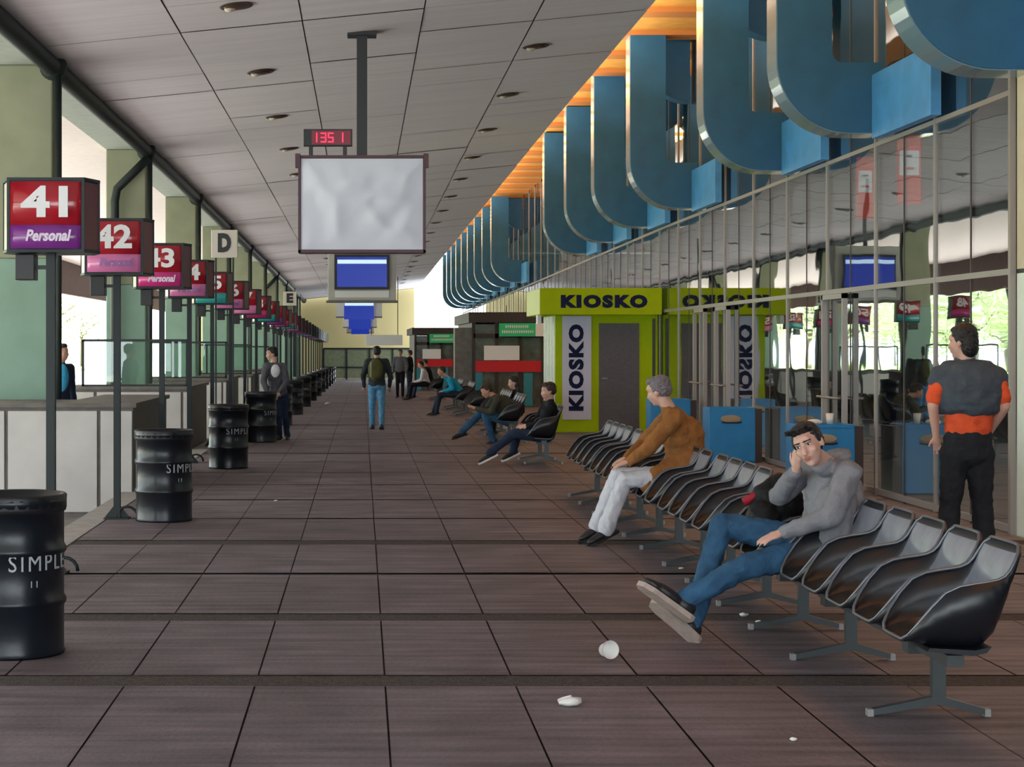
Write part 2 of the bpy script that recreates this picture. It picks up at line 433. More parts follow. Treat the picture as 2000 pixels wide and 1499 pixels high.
# station hall behind the glass
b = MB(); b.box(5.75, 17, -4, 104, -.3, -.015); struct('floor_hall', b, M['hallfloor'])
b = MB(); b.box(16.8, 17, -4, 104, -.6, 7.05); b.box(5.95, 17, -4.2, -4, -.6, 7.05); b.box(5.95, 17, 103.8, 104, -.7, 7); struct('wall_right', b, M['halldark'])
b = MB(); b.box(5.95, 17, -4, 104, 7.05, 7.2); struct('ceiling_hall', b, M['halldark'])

# ---------------------------------------------------------------- glass wall
gy0, gy1, pitch = 16.0, 103.0, 2.1
panes = MB(); n = 0; y = gy0
frame = empty('window_1', (XG, gy0, 0), None, None); frame['kind'] = 'structure'
ups = MB(); seams = MB(); rails = MB()
while y < gy1:
    yo = y-gy0; z = gz(y)
    ups.box(-.022, .03, yo-.028, yo+.028, z-.02, 7.05)
    seams.box(-.012, .012, yo+1.05-.01, yo+1.05+.01, z-.02, 7.05)
    y += pitch
for (y0, y1) in ((16, 34), (34, 103)):
    for zz, h in ((2.34, .035), (3.94, .03), (.04, .04)):
        vs = [(x, yy-gy0, zz+s_+gz(yy)) for x in (-.02, .03) for yy in (y0, y1) for s_ in (-h*.8, h*.8)]
        rails.add(vs, [(0,1,3,2), (4,6,7,5), (0,4,5,1), (2,3,7,6), (0,2,6,4), (1,5,7,3)])
ups.build('mullion', M['alu'], frame); seams.build('pane_joint', M['aludark'], frame); rails.build('transom', M['alu'], frame)
gl = MB(); gl.box(-.006, .006, 0, gy1-gy0, -.45, 7.05)
gl.build('window_glass', M['glass'], frame)

# right pillar at the near end of the glass
b = MB(); b.box(5.83, 6.6, 15.3, 15.95, -.02, 2.32, 0); b.box(5.83, 6.6, 15.3, 15.95, 2.36, 7.05, 1); b.box(5.84, 6.59, 15.31, 15.94, 2.31, 2.37, 2)
p = b.build('pillar', [mat('pale mint pillar', (.72, .86, .79), .6, var=.05), mat('cream pillar', (.58, .56, .42), .7, var=.05), M['black']])
tag(p, 'pale mint and cream pillar at the right edge, beside the standing man', 'pillar')
MB().box(6.02, 6.12, 15.28, 15.31, 1.08, 1.18).build('switch_plate', M['greytile'], p)
MB().box(6.0, 6.16, 15.28, 15.31, .93, .955).build('handle_bar', M['black'], p)

# glass doors
def door(nm, y0, zt=2.3):
    t = bpy.data.objects.new(nm, None); C.objects.link(t); t.location = (XG-.07, y0, gz(y0)); t['kind'] = 'structure'
    b = MB(); w_ = 1.0
    b.box(-.03, .03, 0, .06, 0, zt); b.box(-.03, .03, w_-.06, w_, 0, zt); b.box(-.03, .03, 0, w_, zt-.06, zt); b.box(-.03, .03, 0, w_, 0, .1)
    b.build('door_frame', M['alu'], t)
    h = MB().tube([(-.03, .08, 1.05), (-.1, .08, 1.05), (-.1, w_-.08, 1.05), (-.03, w_-.08, 1.05)], .015, 8).build('door_handle', M['cap'], t)
door('door_1', 21.25); door('door_2', 28.0); door('door_3', 29.9)

# ---------------------------------------------------------------- blue ducts
def arc(cx, cz_, r, a0, a1, n):
    return [(cx+r*math.cos(math.radians(a0+(a1-a0)*i/n)), cz_+r*math.sin(math.radians(a0+(a1-a0)*i/n))) for i in range(n+1)]
def duct_proto():
    XL, zb = 4.58, 4.03; R = .8; r = .12; xi = 5.18; za = 4.80
    outer = [(XL, 7.05)] + arc(XL+R, zb+R, R, 180, 270, 14) + [(5.72, zb), (5.72, za)] + arc(xi+r, za+r, r, 270, 180, 5) + [(xi, 7.05)]
    t = empty('air_duct', (0, 0, 0), '', 'duct')
    b = MB().prism(outer, 0, .45, 'y', 0, True); bd = b.build('duct_body', M['blue'], t)
    for p in bd.data.polygons: p.use_smooth = False
    # pale strip over the outer side faces, daylight put into its colour
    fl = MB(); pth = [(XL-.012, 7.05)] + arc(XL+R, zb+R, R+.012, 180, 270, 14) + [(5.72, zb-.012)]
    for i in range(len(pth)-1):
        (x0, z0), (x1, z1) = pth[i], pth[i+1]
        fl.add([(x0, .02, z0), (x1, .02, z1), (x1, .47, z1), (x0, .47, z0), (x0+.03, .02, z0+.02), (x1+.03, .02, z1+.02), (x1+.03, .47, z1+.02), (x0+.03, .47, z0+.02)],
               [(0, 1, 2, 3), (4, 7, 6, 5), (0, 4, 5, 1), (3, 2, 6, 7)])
    fl.build('side_glare', M['sideglare'], t)
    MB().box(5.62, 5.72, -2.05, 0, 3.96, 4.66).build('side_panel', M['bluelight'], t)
    R2 = .75
    up = [(5.0, 7.05)] + arc(5.0+R2, 5.95+R2, R2, 180, 270, 10)[0:] + [(5.75, 7.05)]
    u = MB().prism(up, .85, 1.2, 'y', 0).build('upper_bend', M['blue'], t)
    MB().tube([(5.2, 1.0, 6.3), (5.05, .9, 6.12)], [.05, .11], 10).build('spot_lamp', M['cap'], t)
    return t
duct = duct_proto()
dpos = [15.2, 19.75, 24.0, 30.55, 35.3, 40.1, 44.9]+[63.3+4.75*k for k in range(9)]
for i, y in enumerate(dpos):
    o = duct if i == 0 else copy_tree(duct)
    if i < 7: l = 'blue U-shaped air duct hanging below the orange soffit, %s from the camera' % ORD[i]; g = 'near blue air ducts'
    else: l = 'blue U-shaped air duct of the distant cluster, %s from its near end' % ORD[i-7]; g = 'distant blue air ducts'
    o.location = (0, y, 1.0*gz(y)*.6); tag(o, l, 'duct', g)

# ---------------------------------------------------------------- ceiling downlights
def downlight():
    t = empty('downlight', (0, 0, 0), '', 'ceiling light')
    MB().lathe([(.19, .0), (.17, -.012), (.14, -.005), (.12, .0)], seg=20).build('ring', M['lamp'], t)
    MB().lathe([(.14, -.006), (.12, -.022), (.05, -.028), (.0, -.028)], seg=20).build('cup', M['lamp'], t)
    MB().lathe([(.065, -.02), (.05, -.045), (.0, -.055)], cx=-.07, seg=14).build('reflector', M['lampglow'], t)
    return t
dl = downlight(); first = True
for side, X, ys in (('left', -1.383, [19.7+4.75*k for k in range(19)]), ('right', 2.387, [24.6+4.75*k for k in range(18)])):
    for i, y in enumerate(ys):
        o = dl if first else copy_tree(dl); first = False
        o.location = (X, y, cz(X, y)-.01); o.rotation_euler = (0, -math.atan(.1), 0)
        tag(o, 'round recessed downlight in the %s ceiling row, %s from the camera' % (side, ORD[i]), 'ceiling light', 'downlights of the %s row' % side)

# ---------------------------------------------------------------- bay signs
def personal(body, size, m, parent, loc, w_): return text('lettering', body, size, m, parent, loc, (PI/2, 0, 0), .002, .004, w_, shear=.25)
bands = {41: ('purple', 'Personal'), 42: ('pink', 'Personal'), 43: ('magenta', 'Personal'), 44: ('pink', 'Personal'), 45: ('teal', None), 46: ('pink', 'Personal'), 47: ('pink', None), 48: ('magenta', None), 49: ('teal', None), 50: ('purple', None)}
PX = [-2.29, -2.37, -2.40, -2.47, -2.49]
def bulge(xx): return -.228-.055*(1-(xx/.27)**2)
HEX = [(-.27, -.22), (.27, -.22), (.345, .02), (.27, .24), (-.27, .24), (-.345, .02)]
bname = {'purple': 'purple', 'pink': 'pink', 'magenta': 'magenta', 'teal': 'teal'}
for i in range(25):
    num = 41+i; y = 13.2+4.15*i; x = PX[i] if i < 5 else -2.49
    bn, wd = bands.get(num, (['pink', 'purple', 'magenta', 'teal'][i % 4], None))
    t = empty('bay_sign', (x, y, gz(y)), 'red bay number sign box reading %d with %s lower band on a dark pole' % (num, bn), 'sign', 'numbered bay signs')
    po = MB(); po.box(-.032, .032, -.032, .032, 0, 2.42)
    po.build('post', M['pole'], t)
    bs = MB(); bs.box(-.12, .12, -.10, .10, 0, .015)
    for sx in (-1, 1): bs.prism([(.03*sx, .015), (.12*sx, .015), (.03*sx, .13)], -.006, .006, 'y')
    bs.prism([(.03, .015), (.12, .015), (.03, .13)], -.006, .006, 'x'); bs.build('base_plate', M['pole'], t)
    if i < 5: MB().tube([(.1+.1*math.cos(a), -.02, .02+.1*math.sin(a)) for a in [PI*k/8 for k in range(9)]], .013, 8).build('hoop', M['pole'], t)
    cx = -.0
    bx = MB(); bx.prism([(cx+p, q) for p, q in HEX], 2.37, 2.88, 'z', 0)
    # frame rails round the box
    for z in (2.355, 2.875):
        bx.prism([(cx+p*1.04, q*1.06) for p, q in HEX], z, z+.022, 'z', 0)
    for p, q in HEX: bx.box(cx+p-.011, cx+p+.011, q-.011, q+.011, 2.36, 2.89, 0)
    box = bx.build('sign_box', M['pole'], t)
    # face panels: front, right, left and rear
    def face(a, c, z0, z1, m, nm, off=.006):
        (x0, y0), (x1, y1) = HEX[a], HEX[c]; d = Vector((x1-x0, y1-y0)); L = d.length; d /= L; nrm = Vector((d.y, -d.x))
        a0 = Vector((x0, y0))+d*.016+nrm*off; a1 = Vector((x1, y1))-d*.016+nrm*off; b0 = a0-nrm*.005; b1 = a1-nrm*.005
        MB().add([(cx+a0.x, a0.y, z0), (cx+a1.x, a1.y, z0), (cx+a1.x, a1.y, z1), (cx+a0.x, a0.y, z1), (cx+b0.x, b0.y, z0), (cx+b1.x, b1.y, z0), (cx+b1.x, b1.y, z1), (cx+b0.x, b0.y, z1)],
                 [(0, 1, 2, 3), (4, 7, 6, 5), (0, 4, 5, 1), (3, 2, 6, 7), (0, 3, 7, 4), (1, 5, 6, 2)]).build(nm, m, box)
    lower = M[bn]
    face(3, 4, 2.55, 2.865, M['red'], 'number_panel'); face(3, 4, 2.38, 2.55, lower, 'lower_band')
    for z0, z1, m_, nm_ in ((2.55, 2.865, M['red'], 'number_panel'), (2.38, 2.55, lower, 'lower_band')):
        vs = []; nn_ = 16
        for k_ in range(nn_+1):
            xx = -.256+.512*k_/nn_
            for off_ in (0, .012):
                for z_ in (z0, z1): vs.append((xx, bulge(xx)+off_, z_))
        fs = []
        for k_ in range(nn_):
            a_, c_ = 4*k_, 4*k_+4
            fs += [(a_, c_, c_+1, a_+1), (a_+2, a_+3, c_+3, c_+2), (a_, a_+2, c_+2, c_), (a_+1, c_+1, c_+3, a_+3)]
        fs += [(0, 1, 3, 2), (4*nn_, 4*nn_+2, 4*nn_+3, 4*nn_+1)]
        o_ = MB().add(vs, fs, 0, False).build(nm_, m_, box)
        for p_ in o_.data.polygons: p_.use_smooth = abs(p_.normal.z) < .5 and abs(p_.normal.x) < .7
    if i < 12:
        for a, c, m1, m2 in ((1, 2, M['redside'], M['redside']), (2, 3, M['red'], lower), (4, 5, M['red'], lower), (5, 0, M['creamside'], M['creamside'])):
            face(a, c, 2.55, 2.865, m1, 'side_panel'); face(a, c, 2.38, 2.55, m2, 'lower_side_band')
    text('number', str(num), .30, M['white'], box, (cx, -.286, 2.705), (PI/2, 0, 0), .003, .010, .36 if num != 41 else .34)
    if wd and i < 6:
        personal(wd, .11, M['lilac'] if bn != 'pink' else M['purple'], box, (cx+.03, -.286, 2.47), .33)
    if i < 14: 
        sp = MB(); sp.box(-.25, -.11, -.08, .08, 2.16, 2.35); bevel(sp.build('speaker_box', M['black'], t), .006)
        MB().box(-.11, -.03, -.01, .01, 2.24, 2.27).build('bracket', M['black'], t)
# letter boards
for ch, y, x in (('D', 27.0, -2.07), ('E', 54.0, -2.17)):
    t = empty('letter_sign', (x, y, gz(y)), 'cream square board with black letter %s above the bay signs' % ch, 'sign')
    bevel(MB().box(-.20, .20, -.03, .03, 3.0, 3.42).build('board', M['plate'], t), .01)
    for sx in (-1, 1): MB().box(sx*.13-.012, sx*.13+.012, -.012, .012, 0, 3.0).build('post', M['pole'], t)
    text('letter', ch, .36, M['black'], t, (0, -.036, 3.21), (PI/2, 0, 0), .002, .022, .2)

# ---------------------------------------------------------------- drums
def drum_mesh():
    r = .268; H = .86
    prof = [(0, .012), (r-.012, .012), (r, 0), (r+.006, .012), (r, .03)]
    for z in (.29, .57):
        prof += [(r, z-.03), (r+.013, z-.01), (r+.013, z+.01), (r, z+.03)]
    prof += [(r, H-.06), (r+.014, H-.055), (r+.014, H-.005), (r+.002, H), (r-.01, H-.005), (r-.012, .06), (0, .06)]
    return MB().lathe(prof, seg=40)
def wrap_text(body, size, r, z, parent, a0, nm='lettering', spacing=1.25, bold=.0):
    o = text(nm, body, size, M['stencil'], parent, (0, 0, 0), (0, 0, 0), .0015, bold, spacing=spacing, width=.38 if len(body) > 3 else None)
    for v in o.data.vertices:
        a = a0+v.co.x/r; rr = r+.003+v.co.z
        v.co = Vector((rr*math.sin(a), -rr*math.cos(a), z+v.co.y))
    return o
dt = empty('oil_drum', (0, 0, 0), '', 'trash can')
drum_mesh().build('barrel', M['drum'], dt)
bag = MB(); pr = []
for k in range(41):
    pass
MB().lathe([(.272, .775), (.279, .78), (.283, .80), (.281, .83), (.285, .862), (.276, .872), (.255, .868), (.235, .80), (.1, .62), (.0, .6)], seg=28).build('bin_liner', M['black'], dt)
wrap_text('SIMPLE', .125, .270, .51, dt, .78)
wrap_text("11", .05, .270, .40, dt, .58, 'small_mark')
dys = [(9.8, -1.90), (17.2, -1.90), (24.55, -1.83), (31.2, -1.76)]+[(38.3+7.1*k, -1.76) for k in range(10)]
for i, (y, x) in enumerate(dys):
    o = dt if i == 0 else copy_tree(dt)
    o.location = (x, y, gz(y)); o.rotation_euler = (0, 0, [0, .12, -.1, .2][i] if i < 4 else random.uniform(-1, 1))
    tag(o, 'black ribbed oil drum used as trash can, %s from the camera in the left row' % ORD[i], 'trash can', 'oil drum trash cans')

# ---------------------------------------------------------------- counters along the bays
for i in range(6):
    y = 20.5+8.3*i; z = gz(y)-.28; x1 = -2.62 if i == 0 else -2.80
    t = empty('bay_counter', (x1, y, z), 'grey steel fronted boarding counter, %s from the camera on the left' % ORD[i], 'counter', 'boarding counters')
    H = 1.25
    MB().prism([(-2.2, .02), (0, .02), (0, 3.5), (-.8, 3.5), (-.8, 1.3), (-2.2, 1.3)], 0, H, 'z').build('body', M['steeldark'], t)
    for a, c in ((-2.2, -1.50), (-1.47, -.10), (-.08, .0)) if i else ((-2.2, -1.46), (-1.44, -.40), (-.38, -.0)):
        bevel(MB().box(a+.01, c-.01, -.005, .03, .05, H-.04).build('front_panel', M['steel'], t), .005)
    MB().prism([(-2.25, -.03), (.04, -.03), (.04, 3.55), (-.84, 3.55), (-.84, 1.34), (-2.25, 1.34)], H, H+.05, 'z').build('counter_top', M['steeldark'], t)
    if i in (1, 2, 3, 4):
        s_ = empty('glass_screen', (x1, y+.1, z+H+.05), 'dark framed clear glass screen standing on the %s boarding counter' % ORD[i], 'screen', 'screens on the boarding counters')
        fr = MB(); a, c = -1.72, .27 if i == 1 else 0.0
        if i == 1: c = 0.0
        fr.box(a, c, -.02, .02, .72, .76); fr.box(a, c, -.02, .02, 0, .03)
        for xx in (a, (a+c)/2-.3, c-.04): fr.box(xx, xx+.04, -.02, .02, 0, .74)
        fr.build('frame', M['beam'], s_); MB().box(a+.02, c-.02, -.004, .004, .03, .72).build('pane', M['screenglass'], s_)

# ---------------------------------------------------------------- hanging monitors
def crumple(w_, h_, nx=40, ny=30, m=M['cloth']):
    b = MB(); vs = []
    for j in range(ny+1):
        for i in range(nx+1):
            x = -w_/2+w_*i/nx; z = h_*j/ny
            f = abs(noise.noise((x*1.7+z*1.1, z*1.4-x*.8, 3.1)))*.085 + abs(noise.noise((x*4-z*3, z*3.3, 7.7)))*.035
            e = min(i, nx-i, j, ny-j)/4; f = min(f*1.3, .072)*min(1, e*.6)
            vs.append((x, -.012-.075*min(1, e*.6)+f, z))
    fs = [(j*(nx+1)+i, j*(nx+1)+i+1, (j+1)*(nx+1)+i+1, (j+1)*(nx+1)+i) for j in range(ny) for i in range(nx)]
    return b.add(vs, fs, 0, True)
t = empty('covered_display', (0, 22.06, 2.82), 'large hanging display box covered by a crumpled white sheet with dark red frame', 'display')
fr = MB(); fr.box(-.785, .785, 0, .30, 0, 1.2); bevel(fr.build('housing', M['frame'], t), .01)
fb = MB(); fb.box(-.785, .785, -.03, 0, 0, .035); fb.box(-.785, .785, -.03, 0, 1.165, 1.2); fb.box(-.785, -.755, -.03, 0, 0, 1.2); fb.box(.755, .785, -.03, 0, 0, 1.2); fb.build('frame', M['frame'], t)
crumple(1.50, 1.12).build('sheet', M['cloth'], t, (0, -.0, .04))
MB().box(-.065, .065, .1, .22, 1.2, 2.72).build('hanging_pole', M['black'], t)
MB().box(-.18, .18, .02, .30, 2.69, 2.735).build('ceiling_plate', M['black'], t)
for sx in (-1, 1): MB().box(sx*.79-.03, sx*.79+.03, -.05, .08, 1.05, 1.22).build('corner_bracket', M['frame'], t)
c = empty('led_clock', (-.42, 22.1, 4.02), 'small red digital clock showing 1351 on top of the covered display', 'clock')
bevel(MB().box(-.3, .3, 0, .08, .12, .33).build('housing', M['black'], c), .005)
MB().box(-.2, .28, -.004, 0, .14, .31).build('display_panel', M['ledback'], c)
for sx in (-1, 1): MB().box(sx*.21-.025, sx*.21+.025, .01, .06, 0, .12).build('leg', M['black'], c)
def seg7(b, x, z, w_, h_, on):
    t_ = .014; S = {'a': (x, x+w_, z+h_-t_, z+h_), 'g': (x, x+w_, z+h_/2-t_/2, z+h_/2+t_/2), 'd': (x, x+w_, z, z+t_), 'f': (x, x+t_, z+h_/2, z+h_), 'e': (x, x+t_, z, z+h_/2), 'b': (x+w_-t_, x+w_, z+h_/2, z+h_), 'c': (x+w_-t_, x+w_, z, z+h_/2)}
    for k in on: x0, x1, z0, z1 = S[k]; b.box(x0, x1, -.010, -.004, z0, z1)
for x, on in ((-.20, 'bc'), (-.09, 'abgcd'), (.0, 'afgcd'), (.12, 'bc')):
    bb = MB(); seg7(bb, x, .165, .07, .12, on); bb.build('digit', M['led'], c)

def monitor(y, i, w_=1.56):
    z = 2.75+gz(y)
    t = empty('hanging_monitor', (0, y, z), 'hanging blue screen monitor in a grey frame, %s behind the covered display' % ORD[i], 'monitor', 'blue hanging monitors')
    f = MB(); f.box(-w_/2, w_/2, .02, .3, 0, 1.25); bevel(f.build('casing', M['steel'], t), .01)
    MB().box(-w_/2-.04, w_/2+.04, -.03, .32, -.05, 0).build('bottom_shelf', M['greytile'], t)
    MB().box(-.62, .62, .0, .02, .07, .22).build('white_strip', M['white'], t)
    MB().box(-.63, .63, -.06, .02, .25, 1.05).build('bezel', M['black'], t)
    s_ = MB().box(-.57, .57, -.066, -.06, .31, .99).build('screen', M['screen'], t)
    MB().box(-.56, .56, -.07, -.066, .84, .93).build('header_bar', M['screenbar'], s_)
    MB().box(-.05, .05, .1, .2, 1.25, cz(0, y)-z).build('hanging_pole', M['black'], t)
monitor(41, 0)
def monitor2(y, i):
    z = 2.80+gz(y)
    t = empty('hanging_monitor', (-.1, y, z), 'hanging blue screen monitor flanked by white boards, %s behind the covered display' % ORD[i], 'monitor', 'blue hanging monitors')
    MB().box(-.52, .52, -.06, .1, -.05, .62).build('bezel', M['screen'], t)
    MB().box(-.5, .5, -.066, -.06, .42, .55).build('header_bar', M['screenbar'], t)
    for sx in (-1, 1): MB().box(sx*.66-.13, sx*.66+.13, 0, .1, .05, .6).build('side_board', M['white'], t)
    MB().box(-.8, .8, 0, .12, 0, .05).build('bottom_shelf', M['greytile'], t)
    MB().box(-.05, .05, .0, .1, .62, cz(0, y)-z).build('hanging_pole', M['black'], t)
monitor2(62, 1); monitor2(84, 2); monitor2(104, 3)
t = empty('hanging_sign', (1.2, 95, 2.05+gz(95)), 'wide white hanging sign board at the far end of the platform', 'sign')
MB().box(-1.0, .95, 0, .12, 0, .55).build('board', M['white'], t)
for sx in (-.7, .7): MB().box(sx-.02, sx+.02, .04, .08, .55, cz(1.2, 95)-2.05-gz(95)).build('hanger', M['black'], t)

# ---------------------------------------------------------------- kiosk
K = empty('kiosk', (3.76, 34.8, 0), 'lime green kiosk booth with navy KIOSKO lettering and grey shutter', 'kiosk')
kx1 = XG-.06-3.76
MB().box(0, kx1, 0, 2.3, -.02, 2.4).build('wall', M['lime'], K)
MB().box(-.35, kx1, -.5, 2.2, 2.27, 2.78).build('fascia', M['lime'], K)
MB().box(-.362, -.35, -.49, 2.19, 2.28, 2.77).build('side_fascia', M['limepale'], K)
text('lettering', 'KIOSKO', .30, M['navy'], K, (.875, -.505, 2.51), (PI/2, 0, 0), .004, .022, 1.66, spacing=1.25)
b = MB()
bd = MB().box(.13, .69, -.03, 0, .24, 2.25).build('sign_board', M['kwhite'], K)
text('lettering', 'KIOSKO', .36, M['navy'], bd, (.41, -.034, 1.25), (PI/2, -PI/2, 0), .003, .02, 1.68, spacing=1.15)
sh = MB(); sh.box(.84, 1.62, -.02, 0, 0, 2.11); 
for k in range(26): sh.box(.84, 1.62, -.028, -.018, .08*k+.02, .08*k+.06)
shd = sh.build('shutter_door', M['kgrey'], K)
MB().box(.9, 1.0, -.045, -.02, 1.03, 1.05).build('handle', M['cap'], shd)
MB().box(kx1-.1, kx1-.05, -.03, 0, .1, 2.2).build('edge_seal', M['black'], K)
for k in range(7): MB().box(-.02, 0, .1+.3*k, .1+.3*k+.16, .1, 2.25).build('side_slat', M['white'], K)
MB().box(-.35, -.28, -.02, .3, 2.1, 2.27).build('corner_light', M['white'], K)

# ---------------------------------------------------------------- shops beyond
def shop(x0, x1, y0, y1, label, zt):
    z = gz(y0)
    t = empty('shop_booth', (x0, y0, z), label, 'shop')
    w_ = x1-x0; d_ = y1-y0
    MB().box(0, w_, .1, d_, 0, zt-.35).build('wall', M['shopgl'], t)
    MB().box(-.15, w_, -.15, d_, zt-.3, zt).build('roof_frame', M['shopfr'], t)
    fr = MB()
    for k in range(4): fr.box(w_*k/3-.05, w_*k/3+.05, 0, .1, 0, zt-.3)
    fr.box(0, w_, 0, .1, zt-.75, zt-.62); fr.build('frame', M['shopfr'], t)
    MB().box(.05, w_-.05, -.02, .02, 1.02, 1.34).build('red_band', M['shopred'], t)
    MB().box(.3, w_*.66, -.03, -.005, 1.36, 1.78).build('window_poster', M['white'], t)
    MB().box(-.02, .0, .1, d_, 0, zt-.3).build('side_wall', M['greytile'], t)
    MB().box(.05, .25, -.03, 0, .02, 1.0).build('turquoise_panel', M['turq'], t)
    MB().box(w_*.72, w_*.85, -.03, 0, .02, .98).build('turquoise_panel', M['turq'], t)
    s_ = empty('green_sign', (x0+w_*.36, y0-.25, z+2.05), 'green hanging sign with white lettering over the %s' % ('nearer shop booth' if y0 < 60 else 'farther shop booth'), 'sign')
    MB().box(0, 1.05, 0, .06, 0, .38).build('board', M['green'], s_)
    MB().box(1.05, 1.3, 0, .06, 0, .38).build('white_end', M['white'], s_)
    for zz, a_, c_ in ((.24, .18, .86), (.09, .08, .98)):
        xx = a_; lm_ = MB()
        while xx < c_: lm_.box(xx, xx+.035, -.006, 0, zz, zz+.085); lm_.box(xx, xx+.055, -.006, 0, zz+.035, zz+.05); xx += .062
        lm_.build('lettering_row', M['white'], s_)
    for q in (.2, .85): MB().box(q, q+.02, .02, .04, .38, .9).build('hanger', M['black'], s_)
shop(3.24, 5.25, 52, 60, 'dark framed shop booth with red band and poster beyond the kiosk', 2.75)
shop(2.3, 3.95, 77, 86, 'distant dark shop booth with red band behind the seated crowd', 2.7)
b = MB().box(2.72, 3.24, 52.5, 53.3, -.1, 2.2).build('pillar', M['greytile'])
tag(b, 'grey stone pillar at the left end of the nearer shop booth', 'pillar')

# ---------------------------------------------------------------- bins by the glass
def bin_(x, y, label):
    t = empty('recycling_bin', (x, y, 0), label, 'bin')
    b = MB(); w_, d_, h_ = .66, .5, .79
    b.prism([(-w_/2+.02, 0), (w_/2-.02, 0), (w_/2, h_), (-w_/2, h_)], -.0, .02, 'y'); b.box(-w_/2, -w_/2+.02, 0, d_, 0, h_); b.box(w_/2-.02, w_/2, 0, d_, 0, h_); b.box(-w_/2, w_/2, d_-.02, d_, 0, h_); b.box(-w_/2, w_/2, 0, d_, 0, .03); b.box(-w_/2, w_/2, 0, d_, h_-.05, h_-.03)
    bevel(b.build('bin_body', M['bin'], t), .008)
    MB().ell((-.02, -.002, .63), [(.15, 0, 0), (0, .012, 0), (0, 0, .055)]).build('slot', M['cardboard'], t)
    MB().tube([(-.15, -.012, .585), (-.1, -.016, .575), (.08, -.016, .575), (.13, -.012, .585)], .012, 6).build('slot_lip', M['black'], t)
    MB().box(w_/2, w_/2+.1, .02, d_-.02, 0, h_-.02).build('side_frame', M['shopfr'], t)
    return t
bin_(5.29, 25.6, 'blue recycling bin by the glass between brown jacket man and grey hoodie man')
bin_(5.2, 20.1, 'blue recycling bin by the glass behind the head of the grey hoodie man')
bin_(5.1, 29.6, 'blue recycling bin in front of the kiosk behind the brown jacket man')
o = MB(); o.tube([(5.3, 20.3, .79), (5.3, 20.3, .91)], [.035, .045], 14); tag(o.build('paper_cup', M['paper']), 'white paper cup standing on the blue bin behind the hoodie man', 'cup')
o = MB(); o.ell((5.12, 20.3, .81), [(.09, 0, 0), (0, .06, 0), (0, 0, .035)]); tag(o.build('crumpled_bag', M['paper']), 'crumpled white bag lying on the blue bin behind the hoodie man', 'bag')

# red banners in the hall
for x, y, w_, lab in ((8.0, 26.2, .34, 'narrow red banner with white emblem hanging behind glass, nearer the right edge'), (8.2, 29.2, .28, 'narrow red banner behind the glass, left of the other one')):
    t = empty('banner', (x, y, 3.75), lab, 'banner')
    MB().box(-w_/2, w_/2, 0, .03, 0, 1.0).build('cloth', M['bannerred'], t)
    MB().box(-w_/2+.03, w_/2-.03, -.008, 0, .42, .78).build('white_patch', M['bannerwhite'], t)
    MB().ell((0, -.010, .70), [(.05, 0, 0), (0, .004, 0), (0, 0, .02)]).build('emblem', M['redside'], t); MB().ell((0, -.010, .52), [(.07, 0, 0), (0, .004, 0), (0, 0, .022)]).build('emblem', M['bannerred'], t)
    MB().box(-.01, .01, .01, .02, 1.0, 1.2).build('hanger', M['black'], t)

